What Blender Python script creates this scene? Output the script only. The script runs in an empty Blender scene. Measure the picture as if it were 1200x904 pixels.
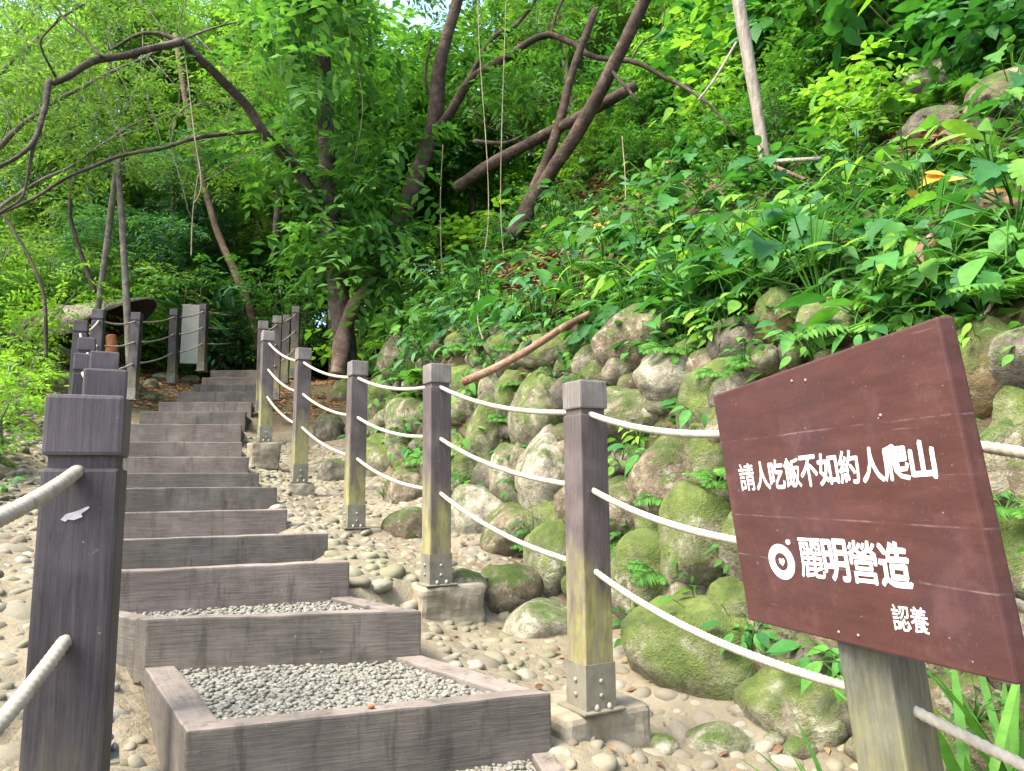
import bpy, bmesh, math, random
import numpy as np
from mathutils import Vector, Matrix, noise as mnoise

R = math.radians
scene = bpy.context.scene
COL = scene.collection
rnd = random.Random(11)
rng = np.random.default_rng(5)

# ------------------------------------------------------------------ camera
F = 870.0                                   # focal length in photo pixels (photo 1200 x 904)
cam_d = bpy.data.cameras.new('camera')
cam_d.sensor_width = 36.0
cam_d.lens = F / 1200 * 36
cam_d.clip_start = 0.05
cam_d.clip_end = 500
cam = bpy.data.objects.new('camera', cam_d)
COL.objects.link(cam)
CM = Matrix.Rotation(R(90 + 7.7), 4, 'X') @ Matrix.Rotation(R(-0.6), 4, 'Z')
cam.matrix_world = CM
scene.camera = cam
RIGHT, UP, FWD = CM.col[0].xyz, CM.col[1].xyz, -CM.col[2].xyz

# ------------------------------------------------------------------ light
SUN_EL, SUN_AZ = R(56), R(-122)               # azimuth measured from +Y towards +X
world = bpy.data.worlds.new('World')
scene.world = world
world.use_nodes = True
wn = world.node_tree.nodes
sky = wn.new('ShaderNodeTexSky')
sky.sky_type = 'NISHITA'
sky.sun_disc = False
sky.sun_elevation = SUN_EL
sky.sun_rotation = SUN_AZ
sky.air_density = 1.0
sky.dust_density = 4.0
sky.ozone_density = 1.0
wn['Background'].inputs['Strength'].default_value = 0.15
world.node_tree.links.new(sky.outputs['Color'], wn['Background'].inputs['Color'])
sun_d = bpy.data.lights.new('sun', 'SUN')
sun_d.energy = 1.35
sun_d.angle = R(20)
sun_d.color = (1.0, 0.94, 0.82)
sun = bpy.data.objects.new('sun', sun_d)
COL.objects.link(sun)
sdir = Vector((math.sin(SUN_AZ) * math.cos(SUN_EL), math.cos(SUN_AZ) * math.cos(SUN_EL), math.sin(SUN_EL)))
sun.rotation_euler = sdir.to_track_quat('Z', 'Y').to_euler()
scene.view_settings.view_transform = 'Standard'
scene.view_settings.look = 'None'
scene.view_settings.gamma = 1.0
scene.view_settings.exposure = 2.36
scene.cycles.max_bounces = 8
scene.cycles.diffuse_bounces = 6
scene.cycles.transmission_bounces = 4
scene.cycles.transparent_max_bounces = 4


# ------------------------------------------------------------------ helpers: rays
def ray(px, py):
    return (RIGHT * ((px - 600) / F) + UP * ((452 - py) / F) + FWD)


def P(px, py, Y):
    d = ray(px, py)
    return d * (Y / d.y)


def proj(p):
    p = Vector(p)
    w = p.dot(FWD)
    if w < 0.05:
        return None
    return 600 + F * p.dot(RIGHT) / w, 452 - F * p.dot(UP) / w, w


def in_view(p, m=90):
    q = proj(p)
    return q is not None and -m < q[0] < 1200 + m and -m < q[1] < 904 + m


# ------------------------------------------------------------------ helpers: objects
def tag(o, label=None, cat=None, group=None, kind=None):
    if label: o['label'] = label
    if cat: o['category'] = cat
    if group: o['group'] = group
    if kind: o['kind'] = kind
    return o


def empty(name, loc=(0, 0, 0), rz=0.0):
    o = bpy.data.objects.new(name, None)
    o.location = loc
    o.rotation_euler = (0, 0, rz)
    o.empty_display_size = 0.1
    COL.objects.link(o)
    return o


def children(o):
    return list(o.children)


def copy_tree(o, parent=None):
    c = o.copy()
    COL.objects.link(c)
    if parent:
        c.parent = parent
    for ch in children(o):
        copy_tree(ch, c)
    return c


class MB:
    """collects geometry for ONE mesh object"""
    def __init__(s):
        s.v, s.f, s.n, s.sm = [], [], 0, []

    def add(s, verts, faces, smooth=True):
        verts = np.asarray(verts, dtype=np.float64).reshape(-1, 3)
        s.v.append(verts)
        n = s.n
        for f in faces:
            s.f.append(tuple(int(i) + n for i in f))
        s.sm += [smooth] * len(faces)
        s.n += len(verts)

    def prism(s, poly, z0, z1, bev=0.0):
        """vertical prism over a plan polygon; z0/z1 may be lists"""
        n = len(poly)
        bm = bmesh.new()
        a = [bm.verts.new((p[0], p[1], z0 if not hasattr(z0, '__len__') else z0[i])) for i, p in enumerate(poly)]
        b = [bm.verts.new((p[0], p[1], z1 if not hasattr(z1, '__len__') else z1[i])) for i, p in enumerate(poly)]
        bm.faces.new(a[::-1]); bm.faces.new(b)
        for i in range(n):
            j = (i + 1) % n
            bm.faces.new((a[i], a[j], b[j], b[i]))
        s.bm(bm, bev)

    def bm(s, bm, bev=0.0, seg=2):
        bmesh.ops.recalc_face_normals(bm, faces=bm.faces)
        if bev > 0:
            bmesh.ops.bevel(bm, geom=list(bm.edges), offset=bev, segments=seg, profile=0.6, affect='EDGES', clamp_overlap=True)
        bm.verts.index_update()
        s.add([v.co[:] for v in bm.verts], [[v.index for v in f.verts] for f in bm.faces], False)
        bm.free()

    def box(s, c, size, bev=0.0, rz=0.0):
        hx, hy, hz = size[0] / 2, size[1] / 2, size[2] / 2
        ca, sa = math.cos(rz), math.sin(rz)
        poly = [(c[0] + x * ca - y * sa, c[1] + x * sa + y * ca) for x, y in ((-hx, -hy), (hx, -hy), (hx, hy), (-hx, hy))]
        s.prism(poly, c[2] - hz, c[2] + hz, bev)

    def tube(s, pts, rad, seg=8, cap=True, lump=0.0, seed=0, twist=None):
        pts = [Vector(p) for p in pts]
        n = len(pts)
        if not hasattr(rad, '__len__'):
            rad = [rad] * n
        tang = []
        for i in range(n):
            a, b = pts[max(0, i - 1)], pts[min(n - 1, i + 1)]
            t = (b - a)
            tang.append(t.normalized() if t.length > 1e-9 else Vector((0, 0, 1)))
        ref = Vector((0, 0, 1)) if abs(tang[0].z) < 0.9 else Vector((1, 0, 0))
        u = tang[0].cross(ref).normalized()
        V = []
        L = 0.0
        for i in range(n):
            t = tang[i]
            u = (u - t * u.dot(t))
            u = u.normalized() if u.length > 1e-9 else t.orthogonal().normalized()
            w = t.cross(u)
            if i: L += (pts[i] - pts[i - 1]).length
            for k in range(seg):
                a = 2 * math.pi * k / seg
                r = rad[i]
                if twist and pts[i].length < 3.4:
                    r *= 1 + twist[1] * math.cos(3 * (a - twist[0] * L))
                if lump:
                    r *= 1 + lump * mnoise.noise(pts[i] * 3 + Vector((math.cos(a) * 0.8, math.sin(a) * 0.8, seed)))
                V.append(pts[i] + (u * math.cos(a) + w * math.sin(a)) * r)
        Fc = []
        for i in range(n - 1):
            for k in range(seg):
                k2 = (k + 1) % seg
                Fc.append((i * seg + k, i * seg + k2, (i + 1) * seg + k2, (i + 1) * seg + k))
        if cap:
            Fc.append(tuple(range(seg))[::-1])
            Fc.append(tuple((n - 1) * seg + k for k in range(seg)))
        s.add([v[:] for v in V], Fc, True)

    def mesh(s, name, mat, origin=None):
        V = np.concatenate(s.v) if s.v else np.zeros((0, 3))
        if origin is not None:
            V = V - np.asarray(origin)
        return make_mesh(name, V, s.f, mat, s.sm)

    def build(s, name, mat, parent=None, origin=None, smooth=None):
        """parent: mesh is expressed relative to the parent's (unrotated) world location"""
        o0 = origin
        if parent is not None:
            o0 = wloc(parent)
        if smooth is not None:
            s.sm = [smooth] * len(s.f)
        me = s.mesh(name, mat, o0)
        o = bpy.data.objects.new(name, me)
        COL.objects.link(o)
        if parent is not None:
            o.parent = parent
        elif origin is not None:
            o.location = origin
        return o


def wloc(o):
    v = Vector((0, 0, 0))
    while o is not None:
        v = v + Vector(o.location)
        o = o.parent
    return v


def make_mesh(name, V, faces, mat, smooth=True):
    me = bpy.data.meshes.new(name)
    V = np.asarray(V, dtype=np.float32)
    nl = np.fromiter((len(f) for f in faces), dtype=np.int32, count=len(faces))
    flat = np.fromiter((i for f in faces for i in f), dtype=np.int32, count=int(nl.sum()))
    return mesh_np(me, V, flat, nl, mat, smooth)


def mesh_np(me, V, flat, nl, mat, smooth=True):
    me.vertices.add(len(V))
    me.vertices.foreach_set('co', np.asarray(V, dtype=np.float32).ravel())
    me.loops.add(len(flat))
    me.loops.foreach_set('vertex_index', flat)
    me.polygons.add(len(nl))
    st = np.zeros(len(nl), dtype=np.int32)
    st[1:] = np.cumsum(nl)[:-1]
    me.polygons.foreach_set('loop_start', st)
    try:
        me.polygons.foreach_set('loop_total', nl)
    except Exception:
        pass
    if isinstance(smooth, (list, tuple)):
        sm = np.asarray(smooth, dtype=bool)
    else:
        sm = np.full(len(nl), bool(smooth))
    me.polygons.foreach_set('use_smooth', sm)
    if mat is not None:
        me.materials.append(mat)
    me.update(calc_edges=True)
    me.validate()
    return me


def link_mesh(name, me, parent=None, loc=None):
    o = bpy.data.objects.new(name, me)
    COL.objects.link(o)
    if parent: o.parent = parent
    if loc is not None: o.location = loc
    return o


# icosphere templates
ICO = {}
for sub in (1, 2, 3, 4, 5):
    b = bmesh.new()
    bmesh.ops.create_icosphere(b, subdivisions=sub, radius=1.0)
    b.verts.index_update()
    ICO[sub] = (np.array([v.co[:] for v in b.verts]), np.array([[v.index for v in f.verts] for f in b.faces]))
    b.free()


# ------------------------------------------------------------------ materials
class NT:
    def __init__(s, name):
        s.m = bpy.data.materials.new(name)
        s.m.use_nodes = True
        s.t = s.m.node_tree
        s.n = s.t.nodes
        s.b = s.n['Principled BSDF']
        s.out = s.n['Material Output']

    def N(s, typ, **kw):
        n = s.n.new(typ)
        for k, v in kw.items():
            if k.startswith('i_'):
                n.inputs[k[2:].replace('_', ' ')].default_value = v
            else:
                setattr(n, k, v)
        return n

    def L(s, a, b):
        s.t.links.new(a, b)

    def ramp(s, fac, stops, interp='LINEAR'):
        r = s.n.new('ShaderNodeValToRGB')
        r.color_ramp.interpolation = interp
        e = r.color_ramp.elements
        while len(e) < len(stops):
            e.new(0.5)
        for i, (p, c) in enumerate(stops):
            e[i].position = p
            e[i].color = (c if len(c) == 4 else (*c, 1)) if hasattr(c, '__len__') else (c, c, c, 1)
        s.L(fac, r.inputs['Fac'])
        return r.outputs['Color']

    def noise(s, scale, vec=None, detail=5, rough=0.55, dist=0.0):
        n = s.N('ShaderNodeTexNoise')
        n.inputs['Scale'].default_value = scale
        n.inputs['Detail'].default_value = detail
        n.inputs['Roughness'].default_value = rough
        n.inputs['Distortion'].default_value = dist
        if vec is not None: s.L(vec, n.inputs['Vector'])
        return n.outputs['Fac']

    def coords(s, kind='Object', scale=None, rand=0.0):
        tc = s.N('ShaderNodeTexCoord')
        v = tc.outputs[kind]
        if rand:
            oi = s.N('ShaderNodeObjectInfo')
            mul = s.N('ShaderNodeMath', operation='MULTIPLY'); mul.inputs[1].default_value = rand
            s.L(oi.outputs['Random'], mul.inputs[0])
            add = s.N('ShaderNodeVectorMath', operation='ADD')
            s.L(v, add.inputs[0]); s.L(mul.outputs[0], add.inputs[1])
            v = add.outputs[0]
        if scale is not None:
            mp = s.N('ShaderNodeMapping')
            mp.inputs['Scale'].default_value = scale
            s.L(v, mp.inputs['Vector'])
            v = mp.outputs['Vector']
        return v

    def mix(s, fac, a, b, blend='MIX'):
        m = s.N('ShaderNodeMix', data_type='RGBA', blend_type=blend)
        for sock, x in ((m.inputs[0], fac), (m.inputs[6], a), (m.inputs[7], b)):
            if hasattr(x, 'is_output'):
                s.L(x, sock)
            elif hasattr(x, '__len__'):
                sock.default_value = (*x, 1) if len(x) == 3 else x
            else:
                sock.default_value = x
        return m.outputs[2]

    def math(s, op, a, b=None, c=None, clamp=False):
        m = s.N('ShaderNodeMath', operation=op, use_clamp=clamp)
        for i, x in enumerate((a, b, c)):
            if x is None: continue
            if hasattr(x, 'is_output'): s.L(x, m.inputs[i])
            else: m.inputs[i].default_value = x
        return m.outputs[0]

    def bump(s, h, strength=0.3, dist=0.01):
        b = s.N('ShaderNodeBump')
        b.inputs['Strength'].default_value = strength
        b.inputs['Distance'].default_value = dist
        s.L(h, b.inputs['Height'])
        s.L(b.outputs['Normal'], s.b.inputs['Normal'])

    def col(s, c):
        if hasattr(c, 'is_output'): s.L(c, s.b.inputs['Base Color'])
        else: s.b.inputs['Base Color'].default_value = (*c, 1)

    def rough(s, r, spec=0.4):
        s.b.inputs['Roughness'].default_value = r
        s.b.inputs['Specular IOR Level'].default_value = spec


def leaf_mat(name, cols, trans=0.35, rough=0.6, spec=0.13):
    m = NT(name)
    g = m.N('ShaderNodeNewGeometry')
    oi = m.N('ShaderNodeObjectInfo')
    f = m.math('MULTIPLY_ADD', g.outputs['Random Per Island'], 0.72, m.math('MULTIPLY', oi.outputs['Random'], 0.28))
    k = len(cols)
    c = m.ramp(f, [(0.08 + 0.84 * i / (k - 1), cols[i]) for i in range(k)])
    nz = m.noise(24, m.coords('Object'), 3, 0.6)
    c = m.mix(m.ramp(nz, [(0.35, 0.32), (0.62, 0.0)]), c, tuple(x * .55 for x in cols[0]))
    m.col(c)
    m.rough(rough, spec)
    tr = m.N('ShaderNodeBsdfTranslucent')
    tc = m.mix(1.0, c, (1.12, 1.22, 0.55), 'MULTIPLY')
    m.L(tc, tr.inputs['Color'])
    mx = m.N('ShaderNodeMixShader')
    mx.inputs[0].default_value = trans
    m.L(m.b.outputs[0], mx.inputs[1]); m.L(tr.outputs[0], mx.inputs[2])
    m.L(mx.outputs[0], m.out.inputs['Surface'])
    return m.m


M = {}
M['leaf_dark'] = leaf_mat('leaf_dark', [(.028, .085, .022), (.045, .135, .03), (.07, .19, .042), (.10, .25, .05)], 0.42)
M['leaf_mid'] = leaf_mat('leaf_mid', [(.045, .13, .026), (.07, .20, .035), (.11, .28, .045), (.17, .36, .055)], 0.42)
M['leaf_bright'] = leaf_mat('leaf_bright', [(.08, .20, .03), (.13, .30, .04), (.20, .40, .05), (.28, .48, .065)], 0.5)
M['leaf_olive'] = leaf_mat('leaf_olive', [(.07, .13, .035), (.10, .19, .045), (.14, .26, .06), (.20, .33, .075)], 0.48)
M['leaf_blue'] = leaf_mat('leaf_blue', [(.03, .095, .04), (.045, .14, .055), (.07, .19, .075), (.10, .24, .09)], 0.4)
M['leaf_broad'] = leaf_mat('leaf_broad', [(.028, .11, .03), (.04, .16, .036), (.065, .22, .045), (.11, .30, .05)], 0.38, 0.55, 0.16)
M['leaf_lime'] = leaf_mat('leaf_lime', [(.11, .25, .03), (.16, .34, .035), (.23, .43, .05), (.30, .48, .065)], 0.5)  # sunlit, glowing look put into the lime leaf colour
M['litter'] = leaf_mat('litter', [(.10, .055, .03), (.17, .09, .045), (.26, .15, .08), (.36, .25, .15)], 0.1, 0.7, 0.2)
M['litter_orange'] = leaf_mat('litter_orange', [(.16, .07, .03), (.28, .12, .045), (.36, .18, .07), (.40, .26, .12)], 0.15, 0.7, 0.2)
M['leaf_yellow'] = leaf_mat('leaf_yellow', [(.55, .30, .03), (.6, .35, .04), (.65, .42, .06), (.6, .3, .04)], 0.3, 0.5, 0.3)


def bark_mat(name, c1, c2, c3, moss=0.0):
    m = NT(name)
    v = m.coords('Object', None, 7.0)
    vs = m.coords('Object', (9, 9, 1.6), 7.0)
    n1 = m.noise(3.0, vs, 6, 0.6, 0.4)
    n2 = m.noise(2.2, v, 4)
    n3 = m.noise(38, v, 3)
    c = m.ramp(n1, [(0.30, c1), (0.52, c2), (0.72, c3)])
    if moss:
        mk = m.ramp(n2, [(0.5, 0.0), (0.62, moss)])
        c = m.mix(mk, c, (.07, .11, .03))
    m.col(c); m.rough(0.85, 0.2)
    h = m.math('ADD', n1, m.math('MULTIPLY', n3, 0.35))
    m.bump(h, 0.9, 0.02)
    return m.m


def log_mat(name, c1, c2, c3):
    m = NT(name)
    v = m.coords('Object', None, 7.0)
    n1 = m.noise(6, v, 7, 0.7, 0.6); n2 = m.noise(1.6, v, 4); n3 = m.noise(45, v, 4, 0.7)
    c = m.ramp(n1, [(0.32, c1), (0.5, c2), (0.68, c3)])
    c = m.mix(m.ramp(n2, [(0.5, 0.0), (0.66, 0.7)]), c, c1)
    c = m.mix(m.ramp(m.noise(13, v, 4, 0.8), [(0.60, 0.0), (0.68, 0.45)]), c, tuple(min(1, x * 1.7) for x in c3))
    m.col(c); m.rough(0.85, 0.2)
    m.bump(m.math('ADD', n1, m.math('MULTIPLY', n3, 0.5)), 1.0, 0.03)
    return m.m


M['bark_dark'] = log_mat('bark_dark', (.026, .021, .015), (.062, .050, .037), (.13, .108, .08))
M['bark_red'] = log_mat('bark_red', (.028, .015, .010), (.075, .04, .026), (.14, .08, .052))
M['bark_log'] = log_mat('bark_log', (.026, .017, .012), (.062, .042, .030), (.125, .09, .066))
M['bark_tan_log'] = log_mat('bark_tan_log', (.12, .065, .04), (.24, .14, .09), (.38, .26, .17))
M['bark_grey'] = log_mat('bark_grey', (.08, .07, .055), (.16, .145, .115), (.27, .25, .20))
M['bark_pale'] = bark_mat('bark_pale', (.15, .13, .10), (.25, .22, .175), (.35, .315, .265))
M['bark_tan'] = log_mat('bark_tan', (.07, .045, .03), (.15, .10, .068), (.25, .18, .125))
M['vine'] = bark_mat('vine', (.16, .13, .08), (.27, .23, .15), (.36, .32, .22))


def rock_mat(name, dark, mid, light, moss_amt, lichen=0.4, moss_c=((.035, .065, .012), (.10, .16, .025)), mscale=1.0):
    m = NT(name)
    v = m.coords('Object', None, 17.0)
    n1 = m.noise(5.2, v, 8, 0.66, 0.5)
    n2 = m.noise(19, v, 7, 0.7)
    n3 = m.noise(60, v, 4, 0.6)
    n4 = m.noise(4.6 * mscale, m.coords('Object', (1.1, 1.3, 0.9), 31.0), 7, 0.68, 0.5)
    c = m.ramp(n1, [(0.33, dark), (0.5, mid), (0.64, light)])
    st = m.noise(2.2, m.coords('Object', (2.4, 2.4, 0.8), 43.0), 5, 0.7)
    c = m.mix(m.ramp(st, [(0.52, 0.0), (0.64, 0.55)]), c, tuple(x * 0.8 for x in dark))
    c = m.mix(m.ramp(n2, [(0.35, 0.55), (0.55, 0.0)]), c, tuple(x * 0.45 for x in dark))
    li = m.ramp(m.math('MULTIPLY', n2, m.noise(7, v, 6, 0.75)), [(0.285, 0.0), (0.33, lichen)])
    c = m.mix(li, c, (.38, .385, .30))
    g = m.N('ShaderNodeNewGeometry')
    sx = m.N('ShaderNodeSeparateXYZ'); m.L(g.outputs['Normal'], sx.inputs[0])
    up = m.math('MULTIPLY_ADD', sx.outputs['Z'], 0.30, m.math('MULTIPLY_ADD', n4, 1.5, moss_amt - 1.02))
    mk = m.ramp(up, [(0.02, 0.0), (0.12, 0.5), (0.30, 0.92)])
    mc = m.ramp(m.noise(7, v, 6, 0.7), [(0.34, moss_c[0]), (0.66, moss_c[1])])
    c = m.mix(mk, c, mc)
    m.col(c); m.rough(0.88, 0.25)
    fuzz = m.math('MULTIPLY', m.math('MULTIPLY', m.noise(110, v, 3, 0.7), mk), 0.9)
    h = m.math('ADD', m.math('ADD', m.math('MULTIPLY', n2, 0.7), m.math('MULTIPLY', n3, 0.35)), fuzz)
    m.bump(h, 0.9, 0.03)
    return m.m


M['rock_grey'] = rock_mat('rock_grey', (0.112, 0.096, 0.059), (0.216, 0.192, 0.125), (0.312, 0.288, 0.199), 0.22, 0.5)
M['rock_pale'] = rock_mat('rock_pale', (0.164, 0.148, 0.1), (0.265, 0.242, 0.169), (0.359, 0.339, 0.251), 0.13, 0.6)
M['rock_brown'] = rock_mat('rock_brown', (0.08, 0.062, 0.038), (0.16, 0.128, 0.081), (0.248, 0.208, 0.136), 0.23, 0.4)
M['rock_moss'] = rock_mat('rock_moss', (0.109, 0.098, 0.061), (0.211, 0.191, 0.126), (0.304, 0.289, 0.194), 0.41, 0.6, ((.05, .085, .015), (.155, .205, .04)))
M['rock_dark'] = rock_mat('rock_dark', (.05, .045, .035), (.11, .095, .068), (.18, .16, .115), 0.14, 0.15)
M['rock_orange'] = rock_mat('rock_orange', (.075, .06, .035), (.13, .10, .05), (.22, .13, .045), 0.30, 0.2)


def cobble_mat():
    m = NT('cobble')
    v = m.coords('Object')
    g = m.N('ShaderNodeNewGeometry')
    n2 = m.noise(30, v, 5, 0.6)
    n1 = m.noise(0.9, v, 4)
    c = m.ramp(g.outputs['Random Per Island'], [(0.0, (.125, .112, .078)), (0.35, (.165, .150, .107)), (0.7, (.21, .193, .143)), (1.0, (.255, .238, .183))])
    c = m.mix(m.ramp(n2, [(0.35, 0.5), (0.62, 0.0)]), c, (.17, .145, .095))
    c = m.mix(m.ramp(n1, [(0.50, 0.0), (0.68, 0.45)]), c, (.15, .17, .07))
    m.col(c); m.rough(0.8, 0.3); m.bump(n2, 0.4, 0.01)
    return m.m


M['cobble'] = cobble_mat()


def gravel_mat():
    m = NT('gravel')
    g = m.N('ShaderNodeNewGeometry')
    v = m.coords('Object')
    n2 = m.noise(90, v, 4, 0.6)
    c = m.ramp(g.outputs['Random Per Island'], [(0.0, (.115, .112, .088)), (0.4, (.15, .147, .116)), (0.75, (.185, .182, .145)), (1.0, (.235, .23, .188))])
    c = m.mix(m.ramp(n2, [(0.35, 0.35), (0.6, 0.0)]), c, (.14, .13, .10))
    m.col(c); m.rough(0.75, 0.35); m.bump(n2, 0.3, 0.004)
    return m.m


M['gravel'] = gravel_mat()


def mortar_bed_mat():
    m = NT('gravel_bed')
    v = m.coords('Object')
    vo = m.N('ShaderNodeTexVoronoi'); vo.inputs['Scale'].default_value = 60
    m.L(v, vo.inputs['Vector'])
    n = m.noise(8, v, 5)
    c = m.mix(m.ramp(vo.outputs['Distance'], [(0.2, 0.0), (0.8, 1.0)]), m.ramp(n, [(0.3, (.20, .19, .15)), (0.7, (.26, .25, .21))]), (.16, .15, .115))
    m.col(c); m.rough(0.9, 0.2)
    m.bump(m.math('SUBTRACT', 1.0, vo.outputs['Distance']), 0.7, 0.01)
    return m.m


M['gravel_bed'] = mortar_bed_mat()



def wood_post_mat(name, base_d, base_m, base_l, algae=1.0, along='Z', grain=1.0, pale_top_stains=False):
    m = NT(name)
    sc = {'Z': (52, 52, 2.6), 'X': (2.6, 52, 52)}[along]
    vs = m.coords('Object', sc, 13.0)
    v = m.coords('Object', None, 13.0)
    n1 = m.noise(2.4, vs, 7, 0.65, 0.25)
    n2 = m.noise(4.5, v, 5, 0.6)
    n3 = m.noise(90, v, 3, 0.6)
    n5 = m.noise(9.0, vs, 4, 0.7)
    c = m.ramp(n1, [(0.28, base_d), (0.5, base_m), (0.75, base_l)])
    c = m.mix(m.ramp(n2, [(0.45, 0.0), (0.68, 0.5)]), c, tuple(x * 1.5 for x in base_l))
    c = m.mix(m.ramp(n5, [(0.30, 0.55), (0.42, 0.0)]), c, tuple(x * 0.45 for x in base_d))
    # pale scuffs
    c = m.mix(m.ramp(m.noise(26, v, 4, 0.75), [(0.68, 0.0), (0.74, 0.55)]), c, (.34, .32, .30))
    if algae > 0:
        tc = m.N('ShaderNodeTexCoord'); sx = m.N('ShaderNodeSeparateXYZ'); m.L(tc.outputs['Object'], sx.inputs[0])
        n6 = m.noise(1.0, m.coords('Object', (9, 9, 2.0), 23.0), 5, 0.6)
        oi = m.N('ShaderNodeObjectInfo')
        hgt = m.math('MULTIPLY_ADD', n6, 1.5, m.math('MULTIPLY_ADD', sx.outputs['Z'], -1.5, m.math('MULTIPLY', oi.outputs['Random'], 0.3)))
        mk = m.ramp(hgt, [(0.0, 0.0), (0.45, 0.85 * algae)])
        mk = m.math('MULTIPLY', mk, m.ramp(m.noise(3.0, m.coords('Object', (4, 4, 1.2), 61.0), 6, 0.7), [(0.36, 0.25), (0.58, 1.0)]))
        yel = m.ramp(m.noise(6, m.coords('Object', (6, 6, 1.5), 3.0), 4), [(0.35, (.20, .19, .115)), (0.55, (.27, .25, .085)), (0.7, (.17, .18, .055))])
        c = m.mix(mk, c, yel)
    if pale_top_stains:
        # upward faces mixed paler in patches; water stains running down the risers; mud blotches
        g = m.N('ShaderNodeNewGeometry'); sz = m.N('ShaderNodeSeparateXYZ'); m.L(g.outputs['True Normal'], sz.inputs[0])
        tp = m.math('MULTIPLY', m.ramp(sz.outputs['Z'], [(0.6, 0.0), (0.9, 1.0)]), m.ramp(n2, [(0.3, 0.2), (0.65, 0.65)]))
        c = m.mix(tp, c, (.24, .20, .165))
        run = m.noise(1.0, m.coords('Object', (16, 16, 2.2), 51.0), 5, 0.7)
        c = m.mix(m.ramp(run, [(0.53, 0.0), (0.66, 0.6)]), c, tuple(x * .6 for x in base_d))
        c = m.mix(m.ramp(m.noise(3.2, v, 6, 0.7), [(0.56, 0.0), (0.66, 0.4)]), c, (.17, .14, .105))
    m.col(c); m.rough(0.72 if pale_top_stains else 0.62, 0.3)
    h = m.math('ADD', m.math('MULTIPLY', n1, 1.0), m.math('MULTIPLY', n3, 0.25))
    m.bump(h, 0.28 * grain, 0.005)
    return m.m


M['post'] = wood_post_mat('post_wood', (.046, .036, .034), (.076, .060, .055), (.115, .095, .086), 1.15)
M['post_sign'] = wood_post_mat('post_wood_sign', (.042, .043, .033), (.082, .083, .063), (.13, .13, .10), 0.45)
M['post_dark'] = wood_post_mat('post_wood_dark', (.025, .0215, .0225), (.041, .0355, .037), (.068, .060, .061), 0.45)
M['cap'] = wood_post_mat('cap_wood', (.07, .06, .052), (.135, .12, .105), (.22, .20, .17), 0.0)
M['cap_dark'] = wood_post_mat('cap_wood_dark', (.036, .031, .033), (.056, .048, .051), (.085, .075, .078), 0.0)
M['beam'] = wood_post_mat('beam_wood', (.050, .044, .036), (.083, .074, .061), (.125, .112, .093), 0.0, 'X', 1.8, True)
M['beam_red'] = wood_post_mat('beam_wood_red', (.074, .061, .050), (.115, .096, .080), (.165, .141, .120), 0.0, 'X', 1.8, True)



def simple(name, c1, c2, rough=0.7, scale=12, bumpd=0.006, spec=0.3, metal=0.0):
    m = NT(name)
    v = m.coords('Object', None, 5.0)
    n = m.noise(scale, v, 6, 0.62)
    m.col(m.ramp(n, [(0.32, c1), (0.68, c2)])); m.rough(rough, spec)
    m.b.inputs['Metallic'].default_value = metal
    m.bump(m.noise(scale * 5, v, 4), 0.35, bumpd)
    return m.m


M['rope'] = simple('rope', (.26, .235, .175), (.40, .37, .285), 0.85, 30, 0.002)
M['rope_dirty'] = simple('rope_dirty', (.21, .19, .14), (.35, .32, .25), 0.85, 30, 0.002)
M['earth_fill'] = simple('earth_fill', (.13, .11, .085), (.21, .185, .15), 0.95, 25, 0.01)
M['steel'] = simple('steel', (.20, .19, .16), (.32, .30, .26), 0.5, 20, 0.001, 0.5, 0.35)
M['bracket'] = simple('bracket', (.115, .105, .075), (.215, .20, .145), 0.6, 9, 0.002, 0.35, 0.1)
M['concrete'] = simple('concrete', (.13, .105, .065), (.28, .25, .18), 0.9, 6, 0.012)
M['panel'] = simple('panel', (.25, .25, .22), (.33, .33, .29), 0.6, 2.5, 0.002)
M['shell'] = rock_mat('shell', (.12, .105, .075), (.24, .21, .155), (.34, .29, .22), 0.0, 0.3)
M['hollow'] = simple('hollow', (.018, .017, .016), (.04, .036, .033), 0.9, 8)  # near-black colour paints the shade inside the shell
M['rust'] = simple('rust', (.24, .075, .03), (.36, .13, .05), 0.7, 14)
def letter_mat():
    m = NT('white_paint')
    v = m.coords('Object')
    n = m.noise(55, v, 6, 0.75); n2 = m.noise(9, v, 4)
    c = m.ramp(n2, [(0.3, (.60, .56, .53)), (0.7, (.78, .76, .73))])
    c = m.mix(m.ramp(m.math('MULTIPLY_ADD', n2, .25, n), [(0.36, 0.7), (0.45, 0.0)]), c, (.22, .12, .11))
    m.col(c); m.rough(0.6, 0.3)
    return m.m


M['white_paint'] = letter_mat()
M['paper'] = simple('paper', (.32, .32, .32), (.55, .55, .55), 0.6, 40, 0.001)
M['blue_scrap'] = simple('blue_scrap', (.25, .50, .58), (.45, .66, .70), 0.5, 30, 0.001)


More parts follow.
